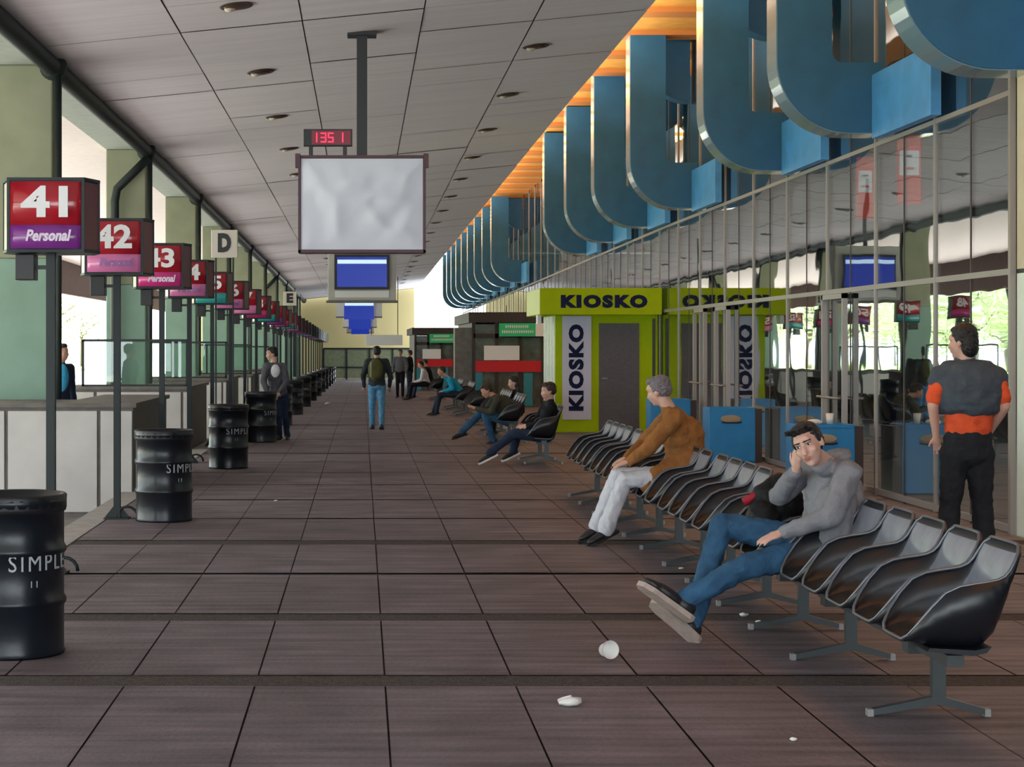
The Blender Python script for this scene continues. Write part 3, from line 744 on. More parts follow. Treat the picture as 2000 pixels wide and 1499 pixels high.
# ---------------------------------------------------------------- bench seats
def seat_meshes():
    # stations from the front lip to the top of the back: centre line, side edge line, half width
    cen = [(0, .432), (.03, .432), (.08, .424), (.15, .412), (.23, .404), (.30, .406), (.345, .42), (.375, .455), (.395, .51), (.412, .58), (.430, .66), (.448, .74), (.468, .80), (.485, .838)]
    edg = [(.004, .436), (.015, .455), (.05, .510), (.10, .580), (.155, .640), (.215, .668), (.28, .680), (.335, .688), (.375, .696), (.405, .710), (.428, .735), (.450, .772), (.470, .808), (.484, .834)]
    half = [.135, .175, .208, .224, .230, .232, .233, .233, .232, .230, .226, .220, .205, .165]
    nx = 18; n = len(cen); k = nx+1; top = []
    for (x, z), (xe, ze), h in zip(cen, edg, half):
        for j in range(k):
            s_ = -1+2*j/nx; w_ = abs(s_)**4.5
            y_ = math.copysign(min(1, abs(s_)*1.12)**.9, s_)*h if s_ else 0
            top.append(Vector((x+(xe-x)*w_, y_, z+(ze-z)*w_)))
    # outward normals for the shell thickness
    fs = [(i*k+j, i*k+j+1, (i+1)*k+j+1, (i+1)*k+j) for i in range(n-1) for j in range(nx)]
    nr = [Vector((0, 0, 0)) for _ in top]
    for f in fs:
        a = (top[f[1]]-top[f[0]]).cross(top[f[3]]-top[f[0]])
        for q in f: nr[q] += a
    ctr = Vector((.25, 0, .75)); bot = []
    for p, q in zip(top, nr):
        q = q.normalized() if q.length > 1e-9 else Vector((0, 0, 1))
        if q.dot(ctr-p) < 0: q = -q
        bot.append(p-q*.013)
    N = n*k; sh = MB(); sh.add(top+bot, fs+[tuple(N+q for q in f) for f in fs], 0, True)
    edge = [(j, j+1) for j in range(nx)]+[((n-1)*k+j, (n-1)*k+j+1) for j in range(nx)]+[(i*k, (i+1)*k) for i in range(n-1)]+[(i*k+nx, (i+1)*k+nx) for i in range(n-1)]
    for a, c in edge: sh.f.append((a, c, N+c, N+a)); sh.m.append(0); sh.sm.append(False)
    # moulded under tray that closes the tub below
    sk = MB(); poly = [(.10, .395), (.30, .378), (.38, .40), (.43, .47), (.465, .62), (.455, .64), (.42, .52), (.375, .43), (.30, .395), (.12, .410)]
    poly = [(.09, .390), (.28, .372), (.34, .385), (.36, .41), (.29, .395), (.10, .405)]
    sk.prism(poly, -.20, .20, 'y')
    loop = [top[j] for j in range(k)]+[top[i*k+nx] for i in range(1, n)]+[top[(n-1)*k+j] for j in range(nx-1, -1, -1)]+[top[i*k] for i in range(n-2, 0, -1)]
    rim_glint = MB(); rim_glint.tube(loop+[loop[0]], .0075, 6, cap=False)
    def pad(i0, i1, up, jm):
        p = MB(); vs = []; rows = list(range(i0, i1+1)); js = list(range(jm, nx-jm+1))
        for i in rows:
            for j in js:
                q = top[i*k+j]; nn = nr[i*k+j].normalized()
                if nn.dot(ctr-q) < 0: nn = -nn
                e = (1-abs(-1+2*(j-jm)/(len(js)-1))**6)*(1 if i0 < i < i1 else 0)
                vs.append(q+nn*(up*e+.001))
        kk = len(js)
        p.add(vs, [(i*kk+j, i*kk+j+1, (i+1)*kk+j+1, (i+1)*kk+j) for i in range(len(rows)-1) for j in range(kk-1)], 0, True)
        return p
    return (sh.mesh('seat_shell', [M['seat']]), sk.mesh('under_tray', [M['seat']]), rim_glint.mesh('rim_glint', [M['rim_glint']]),
            pad(1, 5, .014, 2).mesh('seat_pad', [M['pad']]), pad(8, 12, .012, 1).mesh('back_pad', [M['backglare']]))
SM = seat_meshes()
def link(name, me, parent, loc=(0, 0, 0), rz=0):
    o = bpy.data.objects.new(name, me); C.objects.link(o); o.parent = parent; o.location = loc; o.rotation_euler = (0, 0, rz); return o
ped = MB(); ped.box(-.03, .03, -.02, .02, .06, .33); ped.box(-.15, .07, -.05, .05, .29, .36)
for sx, L in ((-1, .31), (1, .22)):
    ped.prism([(0, .095), (sx*L, .032), (sx*L, .004), (0, .055)], -.02, .02, 'y')
PED = ped.mesh('pedestal', [M['leg']])
capm = MB(); capm.box(-.013, .013, -.021, .021, 0, .034); CAPM = capm.mesh('foot_cap', [M['cap']])
def bench(y0, n, label, x=2.29, group='black bench seats in the row', z=None, sp=.482, full=True):
    z = gz(y0) if z is None else z
    t = empty('bench', (x, y0, z), label, 'bench', group)
    for k in range(n):
        s_ = link('seat', SM[0], t, (0, k*sp, 0)); link('under_tray', SM[1], s_)
        if full: link('rim_glint', SM[2], s_)
        link('seat_pad', SM[3], s_); link('back_pad', SM[4], s_)
    MB().box(.20, .27, -.12, (n-1)*sp+.12, .31, .36).build('beam', M['leg'], t)
    for yy in (.38, (n-1)*sp-.10):
        p = link('pedestal', PED, t, (.32, yy, 0)); link('foot_cap', CAPM, p, (-.31, 0, 0)); link('foot_cap', CAPM, p, (.22, 0, 0))
    return t
bench(7.74, 5, 'row of five empty black shell seats on a beam, nearest the camera')
bench(10.22, 4, 'black seats bench on which the man in grey hoodie sits')
bench(12.30, 4, 'empty black seats bench just behind the black backpack')
bench(14.38, 4, 'black seats bench on which the man in brown jacket sits')
bench(16.46, 4, 'empty black seats bench directly beyond the man in brown jacket')
bench(18.54, 4, 'empty black seats bench ending the near row in front of the kiosk')
bench(24.95, 4, 'black seats bench of the man in black jacket, next to the kiosk')
bench(30.45, 4, 'black seats bench on which the olive jacket man sits')
bench(33.2, 5, 'black seats bench past the olive jacket man, before the shop', full=False)
bench(38.5, 5, 'distant black seats bench, first beyond the kiosk', full=False)
bench(44.0, 5, 'distant black seats bench with person in turquoise jacket', full=False)
bench(49.0, 5, 'far black seats bench near the distant crowd', full=False)
bench(60.0, 5, 'farthest black seats bench with the distant crowd', full=False)

# ---------------------------------------------------------------- litter
def litter(nm, u, v, label, cat, r, kind):
    y = 1.68*3500/(v-675); x = (u-707)*y/3500; b = MB()
    if kind == 'cup':
        b.lathe([(.0, .0), (.035, 0), (.045, .085), (.049, .088), (.043, .083), (.032, .006), (0, .006)], seg=24)
        o = b.build(nm, M['paper']); o.rotation_euler = (math.radians(80), 0, math.radians(12)); o.location = (x, y+.03, .049)
    else:
        b.ell((0, 0, r*.4), [(r, 0, 0), (0, r*.7, 0), (0, 0, r*.42)], seg=12, rings=8)
        random.seed(int(u))
        for i, vv in enumerate(b.v):
            q = noise.noise(Vector(vv)*40+Vector((u, 0, 0)))*r*.5; b.v[i] = (vv[0]+q, vv[1]-q, max(.001, vv[2]+q*.6))
        o = b.build(nm, M['paper']); o.location = (x, y, gz(y))
    return tag(o, label, cat)
litter('paper_cup', 1183, 1290, 'white paper cup lying on its side on the floor', 'cup', .05, 'cup')
litter('paper_scrap', 1112, 1380, 'crumpled beige white paper on the floor nearest the camera', 'litter', .055, 'p')
litter('paper_scrap', 1452, 1205, 'largest white scrap under the hoodie man\'s bench', 'litter', .028, 'p')
litter('paper_scrap', 1480, 1216, 'small white scrap right beside the larger one under the bench', 'litter', .014, 'p')
litter('paper_scrap', 1330, 1112, 'white scrap on the floor under the bench behind the crossed legs', 'litter', .016, 'p')
litter('leaf_scrap', 1548, 1448, 'pale brown scrap on the floor near the bottom edge', 'litter', .018, 'p')
litter('paper_scrap', 640, 783, 'white scrap far down the platform left of the walking man', 'litter', .09, 'p')
litter('paper_scrap', 538, 980, 'tiny white scrap on the floor right of the drums', 'litter', .02, 'p')

# ---------------------------------------------------------------- people
V = Vector
def at(u, v, y): return Vector(((u-707)*y/3500, y, 1.68-(v-675)*y/3500))
def blob(mb, name, m, parent, vox=.012, smooth=3, fold=0, fscale=9, loc=None):
    tmp = bpy.data.objects.new('tmp', mb.mesh('tmp', [m])); C.objects.link(tmp)
    r = tmp.modifiers.new('r', 'REMESH'); r.mode = 'VOXEL'; r.voxel_size = vox; r.use_smooth_shade = True
    if smooth:
        s_ = tmp.modifiers.new('s', 'SMOOTH'); s_.factor = .5; s_.iterations = smooth
    me = bpy.data.meshes.new_from_object(tmp.evaluated_get(bpy.context.evaluated_depsgraph_get()))
    old = tmp.data; bpy.data.objects.remove(tmp); bpy.data.meshes.remove(old)
    me.name = name; me.materials.clear(); me.materials.append(m)
    if fold:
        nn = [v.normal.copy() for v in me.vertices]
        for v, n_ in zip(me.vertices, nn):
            p = v.co; q = noise.noise(Vector((p.x*fscale+p.z*4, p.y*fscale*.8, p.z*fscale*1.1-p.x*5)))
            q2 = noise.noise(p*fscale*2.6+Vector((5, 1, 2)))
            v.co += n_*((abs(q)*-1.6+.35)*fold+q2*fold*.35)
    me.polygons.foreach_set('use_smooth', [True]*len(me.polygons)); me.update()
    o = bpy.data.objects.new(name, me); C.objects.link(o); o.parent = parent
    if parent: o.matrix_parent_inverse = parent.matrix_world.inverted() if False else Matrix.Translation(-parent.location)
    return o
def frame3(f, up):
    f = Vector(f).normalized(); up = Vector(up); r = f.cross(up).normalized(); u = r.cross(f).normalized(); return f, r, u
SKIN = mat('skin', (.50, .26, .18), .55, var=.08, vscale=12)
SKIN2 = mat('skin pale', (.58, .34, .27), .55, var=.08, vscale=12)
HAIR = mat('black hair', (.008, .007, .009), .45, var=.3, vscale=60, bump=.5, bscale=90)
HAIRB = mat('dark brown hair', (.03, .015, .012), .5, var=.3, vscale=60, bump=.5, bscale=90)
HAIRG = mat('grey hair', (.17, .15, .17), .6, var=.35, vscale=50, bump=.5, bscale=90)
EYE = mat('eye white', (.6, .56, .54), .3); IRIS = mat('iris', (.01, .007, .006), .2); LIP = mat('lips', (.40, .13, .11), .5)
def cloth(n, c, r=.85, var=.12, vs=14): return mat(n, c, r, spec=.25, var=var, vscale=vs, bump=.25, bscale=60)

def head_mesh(b, c, f, r, u, s):
    E = lambda o, rr: b.ell(c+f*o[1]*s+r*o[0]*s+u*o[2]*s, [r*rr[0]*s, f*rr[1]*s, u*rr[2]*s], seg=20, rings=14)
    E((0, -.012, .035), (.074, .094, .088)); E((0, .022, -.03), (.061, .07, .075)); E((0, .03, -.078), (.042, .052, .036))
    E((0, .066, -.095), (.022, .02, .017)); E((0, .078, .04), (.052, .016, .03))
    b.cap(c+(f*.086+u*.018)*s, c+(f*.106-u*.030)*s, .009*s, .015*s, 10)
    for q in (-1, 1):
        b.cap(c+(f*.094-u*.034+r*q*.010)*s, c+(f*.092-u*.034+r*q*.013)*s, .010*s, .008*s, 8)
        E((q*.078, -.008, -.005), (.010, .018, .032)); E((q*.040, .062, -.022), (.023, .024, .022))
        b.cap(c+(f*.086+r*q*.014+u*.036)*s, c+(f*.072+r*q*.050+u*.034)*s, .008*s, .006*s, 8)
    b.cap(c+(f*.086-u*.058-r*.018)*s, c+(f*.086-u*.058+r*.018)*s, .011*s, .011*s, 8)
def face(c, f, r, u, s, parent, hair, detail=True):
    for q in (-1, 1):
        e = MB().ell(c+(f*.079+r*q*.031+u*.012)*s, [r*.014*s, f*.010*s, u*.0075*s], seg=12, rings=8).build('eye', [EYE], None)
        e.parent = parent; e.matrix_parent_inverse = Matrix.Translation(-parent.location)
        i_ = MB().ell(c+(f*.0862+r*q*.031+u*.012)*s, [r*.0065*s, f*.004*s, u*.0065*s], seg=12, rings=6).build('iris', [IRIS], None)
        i_.parent = parent; i_.matrix_parent_inverse = Matrix.Translation(-parent.location)
        w_ = MB(); w_.cap(c+(f*.0955+r*q*.014+u*.033)*s, c+(f*.080+r*q*.050+u*.034)*s, .0045*s, .003*s, 8)
        w_.cap(c+(f*.092+r*q*.016+u*.020)*s, c+(f*.080+r*q*.045+u*.019)*s, .0016*s, .0016*s, 6)
        b_ = w_.build('eyebrow', [hair], None); b_.parent = parent; b_.matrix_parent_inverse = Matrix.Translation(-parent.location)
    m_ = MB(); m_.ell(c+(f*.0945-u*.054)*s, [r*.024*s, f*.0055*s, u*.0055*s], seg=14, rings=8); m_.ell(c+(f*.0935-u*.063)*s, [r*.019*s, f*.006*s, u*.0055*s], seg=14, rings=8)
    m_ = m_.build('lips', [LIP], None); m_.parent = parent; m_.matrix_parent_inverse = Matrix.Translation(-parent.location)

def hand(b, wr, d, n, s=1.0, curl=.5, side=1, spread=.12):
    """wr wrist, d pointing direction, n back-of-hand normal, side=+1 thumb on d x n side"""
    d = Vector(d).normalized(); n = Vector(n); n = (n-d*n.dot(d)).normalized(); t = d.cross(n)*side
    pc = wr+d*.05*s
    b.ell(pc, [d*.052*s, t*.041*s, n*.018*s], seg=14, rings=10)
    b.cap(wr, pc, .026*s, .024*s, 12)
    Ls = [.068, .078, .072, .056]
    for i, L in enumerate(Ls):
        o = (.030-.020*i)*s; base = wr+d*(.085-.004*abs(i-1.2))*s+t*o
        dd = (d+t*spread*(1.2-i*.8)).normalized(); p = base; a = curl*.4
        for k, fr in enumerate((.45, .32, .23)):
            q = p+(dd*math.cos(a)-n*math.sin(a))*L*fr*s
            b.cap(p, q, (.0095-.0008*k)*s, (.0088-.0010*k)*s, 10); p = q; a += curl*.6
    p0 = wr+d*.025*s+t*.030*s; p1 = p0+(d*.6+t*.75-n*.2).normalized()*.038*s; p2 = p1+(d*.9+t*.3-n*.3).normalized()*.03*s
    b.cap(p0, p1, .013*s, .0105*s, 10); b.cap(p1, p2, .0105*s, .008*s, 10)

def torso(b, hips, shs, grow=0, wid=1.0, t0=0, t1=1, fwd=None, dep=1.0, belly=0):
    pc = (hips[0]+hips[1])/2; sc_ = (shs[0]+shs[1])/2; ax = sc_-pc; L = ax.length; up = ax.normalized()
    for i in range(7):
        t = t0+(t1-t0)*i/6
        side = ((hips[1]-hips[0]).normalized()*(1-t)+(shs[1]-shs[0]).normalized()*t).normalized()
        side = (side-up*side.dot(up)).normalized(); f = up.cross(side)
        if fwd is not None and f.dot(Vector(fwd)) < 0: f = -f
        w_ = [.165, .158, .148, .152, .165, .168, .135][int(round(t*6))]*wid+grow; dd = [.12, .118, .108, .108, .115, .112, .085][int(round(t*6))]*dep+grow
        c = pc+ax*t*.94+f*(belly*math.sin(t*PI)) - f*.012
        b.ell(c, [side*w_, f*dd, up*(L*.17+grow)], seg=20, rings=10)
def limb(b, pts, rs, grow=0):
    for i in range(len(pts)-1): b.cap(pts[i], pts[i+1], rs[i]+grow, rs[i+1]+grow, 16)

def person(label, P, top, pants, shoes, hair=None, skin=None, s=1.0, vox=.014, wid=1.0, dep=1.0, sole=None, hstyle='short', sleeves='long', fold=.006, hood=False,
           face_on=False, jl=-.10, pt=.22, tt=None, shs=1.0, hs=1.0, hands=None, legr=1.0, armr=1.0, base=None, socks=None, belly=0, flare=0, shoe_len=.19):
    hair = hair or HAIR; skin = skin or SKIN
    base = base or Vector(((P['an'][0].x+P['an'][1].x)/2, (P['an'][0].y+P['an'][1].y)/2, 0))
    t = empty('person', base, label, 'person')
    f, r, u = frame3(P['fd'], P.get('up', (0, 0, 1))); hc = Vector(P['head'])
    nk = (P['sh'][0]+P['sh'][1])/2
    neck_top = hc-u*.06*hs-f*.02*hs
    b = MB(); head_mesh(b, hc, f, r, u, hs)
    b.cap(neck_top, nk+(nk-(P['hip'][0]+P['hip'][1])/2).normalized()*.0, .052*hs, .060*hs, 14)
    torso(b, P['hip'], P['sh'], -.012, wid, fwd=P.get('tf'), dep=dep)
    for i in (0, 1):
        b.cap(nk, P['sh'][i], .05, .05); limb(b, [P['sh'][i], P['el'][i], P['wr'][i]], [.052*armr, .041*armr, .028], 0)
        limb(b, [P['hip'][i], P['kn'][i], P['an'][i]], [.078*legr, .050*legr, .034], 0)
        d = P['wr'][i]-P['el'][i]; hd_ = (hands or {}).get(i)
        if hd_: hand(b, P['wr'][i], hd_['d'], hd_['n'], s, hd_.get('curl', .5), hd_.get('side', 1))
        else: hand(b, P['wr'][i], d, P.get('tf', (0, -1, 0)), s, .5, 1 if i else -1)
        b.cap(P['an'][i], P['toe'][i]*.25+P['an'][i]*.75-V((0, 0, .02)), .028, .02)
    body = blob(b, 'body', skin, t, vox, 2)
    # trousers
    b = MB(); torso(b, P['hip'], P['sh'], .004, wid, 0, pt, fwd=P.get('tf'), dep=dep)
    for i in (0, 1):
        a, k, h_ = P['an'][i], P['kn'][i], P['hip'][i]
        limb(b, [h_, k, a+(a-k).normalized()*.015], [.094*legr, .064*legr, (.052+flare)*legr], .004)
        b.cap(h_, (P['hip'][0]+P['hip'][1])/2, .10*legr, .10*legr)
    blob(b, 'trousers', pants, t, vox, 2, fold, 11)
    # top
    b = MB(); torso(b, P['hip'], P['sh'], .012, wid, .08 if tt is None else tt, 1, fwd=P.get('tf'), dep=dep, belly=belly)
    for i in (0, 1):
        b.cap(nk, P['sh'][i], .066, .066)
        if sleeves == 'long': limb(b, [P['sh'][i], P['el'][i], P['wr'][i]+(P['el'][i]-P['wr'][i])*.06], [.070*armr, .056*armr, .041], 0)
        else: limb(b, [P['sh'][i], P['sh'][i]*.25+P['el'][i]*.75], [.072*armr, .066*armr], 0)
    for e in P.get('extra', []): b.cap(e[0], e[1], e[2], e[3])
    b.cap(nk-u*.02, neck_top-u*.03+ (nk-neck_top)*.35, .066, .060)
    if hood:
        b.ell(nk-f*.06+Vector((0, 0, .045)), [r*.105, f*.085, u*.055]); b.ell(nk-f*.03+Vector((0, 0, .03)), [r*.12, f*.09, u*.035])
    blob(b, 'jacket' if sleeves == 'long' else 'shirt', top, t, vox, 2, fold, 9)
    # hair
    b = MB(); E = lambda o, rr: b.ell(hc+(f*o[1]+r*o[0]+u*o[2])*hs, [r*rr[0]*hs, f*rr[1]*hs, u*rr[2]*hs], seg=24, rings=16)
    E((0, -.026, .056), (.083, .093, .080)); E((0, -.05, .01), (.078, .068, .07)); E((0, .022, .095), (.066, .062, .036))
    for q in (-1, 1): E((q*.070, -.006, .03), (.014, .035, .035))
    if hstyle == 'mid': E((0, -.055, -.03), (.082, .06, .085)); E((0, -.02, .07), (.090, .096, .080))
    if hstyle == 'long':
        E((0, -.05, -.03), (.095, .07, .11)); E((0, -.06, -.13), (.10, .05, .10)); E((0, -.02, .06), (.092, .096, .085))
    if hstyle == 'spiky':
        random.seed(3)
        for k in range(16): 
            a = random.uniform(-1.2, 1.2); p = hc+(f*(.05+.03*math.cos(a))+r*.075*math.sin(a)+u*.10)*hs
            b.cap(p, p+(f*.022+u*.016+r*random.uniform(-.012, .012))*hs, .014*hs, .005*hs, 8)
    hm = blob(b, 'hair', hair, t, max(.006, vox*.6), 1, .006, 30)
    if face_on: face(hc, f, r, u, hs, t, hair)
    for i in (0, 1):
        a, to = P['an'][i], P['toe'][i]; d = (to-a); dn = d.normalized(); upv = Vector((0, 0, 1)); upv = (upv-dn*upv.dot(dn)); upv = upv.normalized() if upv.length > .05 else Vector((1, 0, 0))
        up2 = P.get('shup', {}).get(i); 
        if up2 is not None: upv = Vector(up2); upv = (upv-dn*upv.dot(dn)).normalized()
        sd_ = dn.cross(upv); heel = a-upv*.035*shs-dn*.045
        b = MB(); g_ = shs; b.ell(heel+dn*.03*g_, [dn*.058*g_, sd_*.040*g_, upv*.042*g_]); b.ell(heel+dn*.13*g_-upv*.006, [dn*.10*g_, sd_*.046*g_, upv*.034*g_]); b.ell(heel+dn*.20*g_-upv*.012, [dn*.062*g_, sd_*.044*g_, upv*.026*g_]); b.cap(heel+upv*.01+dn*.03, a+(P['kn'][i]-a).normalized()*.03, .042, .044)
        o = blob(b, 'shoe', shoes, t, vox*.8, 2)
        b = MB(); pts = [(-.032, -.030), (-.01, -.040), (.10, -.044), (.20, -.050), (.25, -.036), (.272, 0), (.25, .036), (.20, .048), (.10, .040), (-.01, .038), (-.032, .028)]
        vs = [heel+dn*x*shs+sd_*y*shs-upv*zz*shs for zz in (.026, .050) for x, y in pts]; n_ = len(pts)
        b.add(vs, [tuple(range(n_)), tuple(range(2*n_-1, n_-1, -1))]+[(k, (k+1) % n_, n_+(k+1) % n_, n_+k) for k in range(n_)])
        so_ = b.build('sole', [sole or shoes], None); so_.parent = o
        o_ = so_
    return t
# --- man in grey hoodie
jeans = cloth('blue jeans', (.028, .085, .165), .85, .35, 7); jeansd = cloth('dark jeans', (.02, .035, .07), .85, .25, 7)
hoodie = cloth('grey hoodie', (.21, .21, .235), .9, .12, 10); soleb = mat('beige sole', (.40, .32, .28), .7, var=.15, vscale=20)
shoeblk = mat('black shoe', (.015, .014, .016), .45)
P = dict(head=V((2.475, 9.93, 1.125)), fd=(-.50, -.84, -.12), up=(-.42, 0, .9), tf=(-1, -.15, 0),
  sh=[V((2.70, 9.93, .975)), V((2.60, 10.32, .99))], el=[V((2.57, 9.80, .745)), V((2.43, 10.45, .80))], wr=[V((2.325, 9.90, .645)), V((2.452, 10.12, .975))],
  hip=[V((2.59, 10.06, .535)), V((2.59, 10.30, .535))], kn=[V((2.14, 9.98, .45)), V((2.09, 10.40, .64))], an=[V((1.81, 9.98, .27)), V((1.875, 10.14, .125))],
  toe=[V((1.66, 9.97, .375)), V((1.72, 10.10, .265))], shup={0: (.35, .3, .9), 1: (.55, .50, .65)},
  extra=[(V((2.66, 10.12, .62)), V((2.68, 10.1, .84)), .16, .15), (V((2.62, 9.98, .64)), V((2.64, 9.98, .8)), .13, .12)])
hm = person('man in grey hooded sweatshirt and jeans slouching on black seats, facing the camera', P, hoodie, jeans, shoeblk, HAIR, SKIN2, vox=.0085, sole=soleb, hstyle='spiky',
       hood=True, face_on=True, fold=.011, shs=1.22, hands={0: dict(d=(-.85, -.05, -.30), n=(-.3, -.25, .9), curl=.35, side=1), 1: dict(d=(-.1, -.5, .9), n=(-.8, -.4, -.1), curl=.9, side=-1)}, armr=1.08, legr=1.05)
# --- man in brown jacket
brown = cloth('brown corduroy', (.27, .115, .035), .9, .2, 12); whitep = cloth('white trousers', (.60, .62, .68), .85, .06)
q = lambda u, v, y: at(u, v, y)
P = dict(head=q(1287, 765, 15.1), fd=(-.80, .55, -.22), up=(-.25, 0, 1), tf=(-1, 0, 0),
  sh=[q(1318, 818, 14.88), q(1312, 808, 15.28)], el=[q(1262, 880, 14.85), q(1258, 865, 15.38)], wr=[q(1228, 903, 14.98), q(1222, 897, 15.2)],
  hip=[q(1335, 938, 14.98), q(1332, 934, 15.22)], kn=[q(1220, 936, 15.0), q(1207, 928, 15.22)], an=[q(1185, 1030, 15.02), q(1168, 1024, 15.2)],
  toe=[q(1150, 1048, 14.98), q(1135, 1040, 15.15)],
  extra=[(q(1342, 905, 15.1), q(1338, 850, 15.1), .155, .165), (q(1335, 935, 15.1), q(1300, 940, 15.1), .15, .12), (q(1338, 940, 14.95), q(1345, 905, 15.0), .12, .13), (q(1275, 940, 15.0), q(1315, 915, 15.0), .085, .11), (q(1262, 950, 14.98), q(1285, 925, 14.98), .055, .08)])
person('grey haired man in brown jacket and white trousers sitting, hands on his knee', P, brown, whitep, shoeblk, HAIRG, SKIN2, vox=.011, fold=.012, hs=1.02,
       hands={0: dict(d=(-.9, .1, -.25), n=(-.2, -.2, .95), curl=.6, side=1), 1: dict(d=(-.9, -.15, -.3), n=(-.2, 0, .95), curl=.6, side=-1)}, armr=1.12, wid=1.05, dep=1.1, flare=.018, tt=0)
# --- standing man in orange
orange_t = cloth('orange shirt', (.72, .10, .035), .85, .12); slate = cloth('slate sweater', (.065, .085, .11), .95, .12); charc = cloth('charcoal trousers', (.018, .021, .027), .85, .15)
y = 14.4
P = dict(head=q(1880, 670, y), fd=(-.72, .69, -.05), up=(0, 0, 1), tf=(0, 1, 0),
  sh=[q(1838, 735, y), q(1944, 735, y)], el=[q(1822, 792, y-.05), q(1962, 795, y-.08)], wr=[q(1828, 852, y+.02), q(1930, 848, y+.12)],
  hip=[q(1866, 888, y), q(1912, 888, y)], kn=[q(1856, 985, y), q(1918, 985, y)], an=[q(1850, 1066, y), q(1924, 1064, y)],
  toe=[q(1840, 1076, y+.16), q(1934, 1076, y+.16)])
sm = person('standing man from behind in orange shirt, grey sweater over his shoulders, dark trousers', P, orange_t, charc, shoeblk, HAIR, SKIN2, vox=.012, hstyle='mid', sleeves='short', wid=1.22, dep=1.2, legr=1.25, hs=1.08, fold=.010, armr=1.1, flare=.015, pt=.34, tt=.36)
b = MB(); c0 = q(1888, 758, y)
for tt, hw, dp in ((-.155, .255, .19), (-.11, .268, .195), (-.065, .278, .195), (-.02, .283, .19), (.025, .28, .18), (.07, .265, .165), (.11, .235, .15), (.145, .20, .13)):
    b.ell(c0+V((.01, -.015, tt)), [(hw, 0, 0), (0, dp, 0), (0, 0, .085)], seg=28)
b.cap(q(1855, 722, y), q(1915, 722, y), .085, .085); b.cap(q(1888, 715, y), q(1886, 700, y), .075, .062)
for sx, sg in ((1838, 1), (1944, -1)): b.cap(q(sx, 738, y), q(sx-sg*2, 790, y), .098, .088); b.cap(q(sx, 738, y), q(sx+sg*25, 722, y), .098, .085)
blob(b, 'draped_sweater', slate, sm, .011, 8, .016, 6)
# --- generic poses
def stand(x, yy, h, az, z0=0, step=.0, arms=.05):
    """az heading angle: facing direction (cos, sin)"""
    f = V((math.cos(az), math.sin(az), 0)); l = V((-f.y, f.x, 0)); o = V((x, yy, z0)); k = h/1.75
    Z = lambda v: V((0, 0, v*k))
    return dict(head=o+Z(1.635), fd=tuple(f), tf=tuple(f), sh=[o+l*.19*k+Z(1.44), o-l*.19*k+Z(1.44)], el=[o+l*(.22+arms)*k+Z(1.15)-f*.03, o-l*(.22+arms)*k+Z(1.15)-f*.03],
      wr=[o+l*(.20+arms)*k+Z(.90)+f*.06, o-l*(.20+arms)*k+Z(.90)+f*.06], hip=[o+l*.09*k+Z(.92), o-l*.09*k+Z(.92)],
      kn=[o+l*.10*k+Z(.50)+f*step*.5, o-l*.10*k+Z(.50)-f*step*.3], an=[o+l*.10*k+Z(.09)+f*step, o-l*.10*k+Z(.10)-f*step], toe=[o+l*.12*k+Z(.04)+f*(step+.16), o-l*.12*k+Z(.04)+f*(.16-step)])
olive = cloth('olive jacket', (.05, .055, .04)); navy = cloth('navy cloth', (.02, .03, .06)); blackc = cloth('black cloth', (.008, .009, .013)); grey = cloth('grey jacket', (.11, .105, .125)); ltjeans = cloth('light jeans', (.10, .27, .46), .85, .25)
P = stand((736-707)*36.1/3500, 36.1, 1.66, PI/2, gz(36.1), .12, .07)
wm = person('man with olive backpack and light blue jeans walking away along the platform', P, cloth('dark green coat', (.03, .04, .045)), ltjeans, shoeblk, HAIR, vox=.02, fold=.01, armr=1.02, wid=1.05)
b = MB(); c0 = V((.27, 35.86, 1.19)); b.ell(c0, [(.15, 0, 0), (0, .11, 0), (0, 0, .23)]); b.ell(c0+V((0, -.08, -.08)), [(.11, 0, 0), (0, .06, 0), (0, 0, .10)])
bp = blob(b, 'backpack', cloth('olive backpack', (.10, .10, .035)), None, .015, 1); tag(bp, 'olive backpack carried on the back of the walking man', 'backpack')
MB().box(.16, .19, 35.735, 35.76, 1.05, 1.35).build('strap', [cloth('pale strap', (.35, .36, .28))], bp)
y = 31.85
P = dict(head=q(531, 692, y), fd=(-.95, -.3, -.1), tf=(-.5, -.85, 0), sh=[q(553, 716, y-.05), q(520, 716, y-.15)], el=[q(560, 745, y-.12), q(514, 745, y-.25)], wr=[q(545, 768, y-.25), q(524, 771, y-.35)],
  hip=[q(553, 772, y+.1), q(538, 772, y)], kn=[q(557, 815, y), q(543, 815, y-.1)], an=[q(561, 850, y+.1), q(545, 849, y-.05)], toe=[q(560, 855, y-.08), q(538, 855, y-.2)])
lm = person('man in grey jacket with white shirt front leaning by the drums on the left', P, grey, jeansd, shoeblk, HAIR, SKIN2, vox=.016, fold=.01)
b = MB(); b.ell(q(538, 725, y-.30), [(.085, 0, .0), (0, .045, 0), (0, 0, .12)]); blob(b, 'shirt_front', cloth('white shirt', (.7, .68, .72)), lm, .014, 1)
P = stand((121-707)*25.2/3500, 25.2, 1.98, -.4, -.27)
lp = person('person in navy shirt standing behind the nearest boarding counter', P, navy, navy, shoeblk, HAIRB, vox=.02)
b = MB(); b.ell(q(121, 738, 24.95), [(.10, 0, 0), (0, .08, 0), (0, 0, .2)]); o = blob(b, 'shoulder_bag', cloth('bright blue bag', (.05, .35, .6)), None, .015, 1); tag(o, 'bright blue bag carried by the person in navy behind the counter', 'bag')
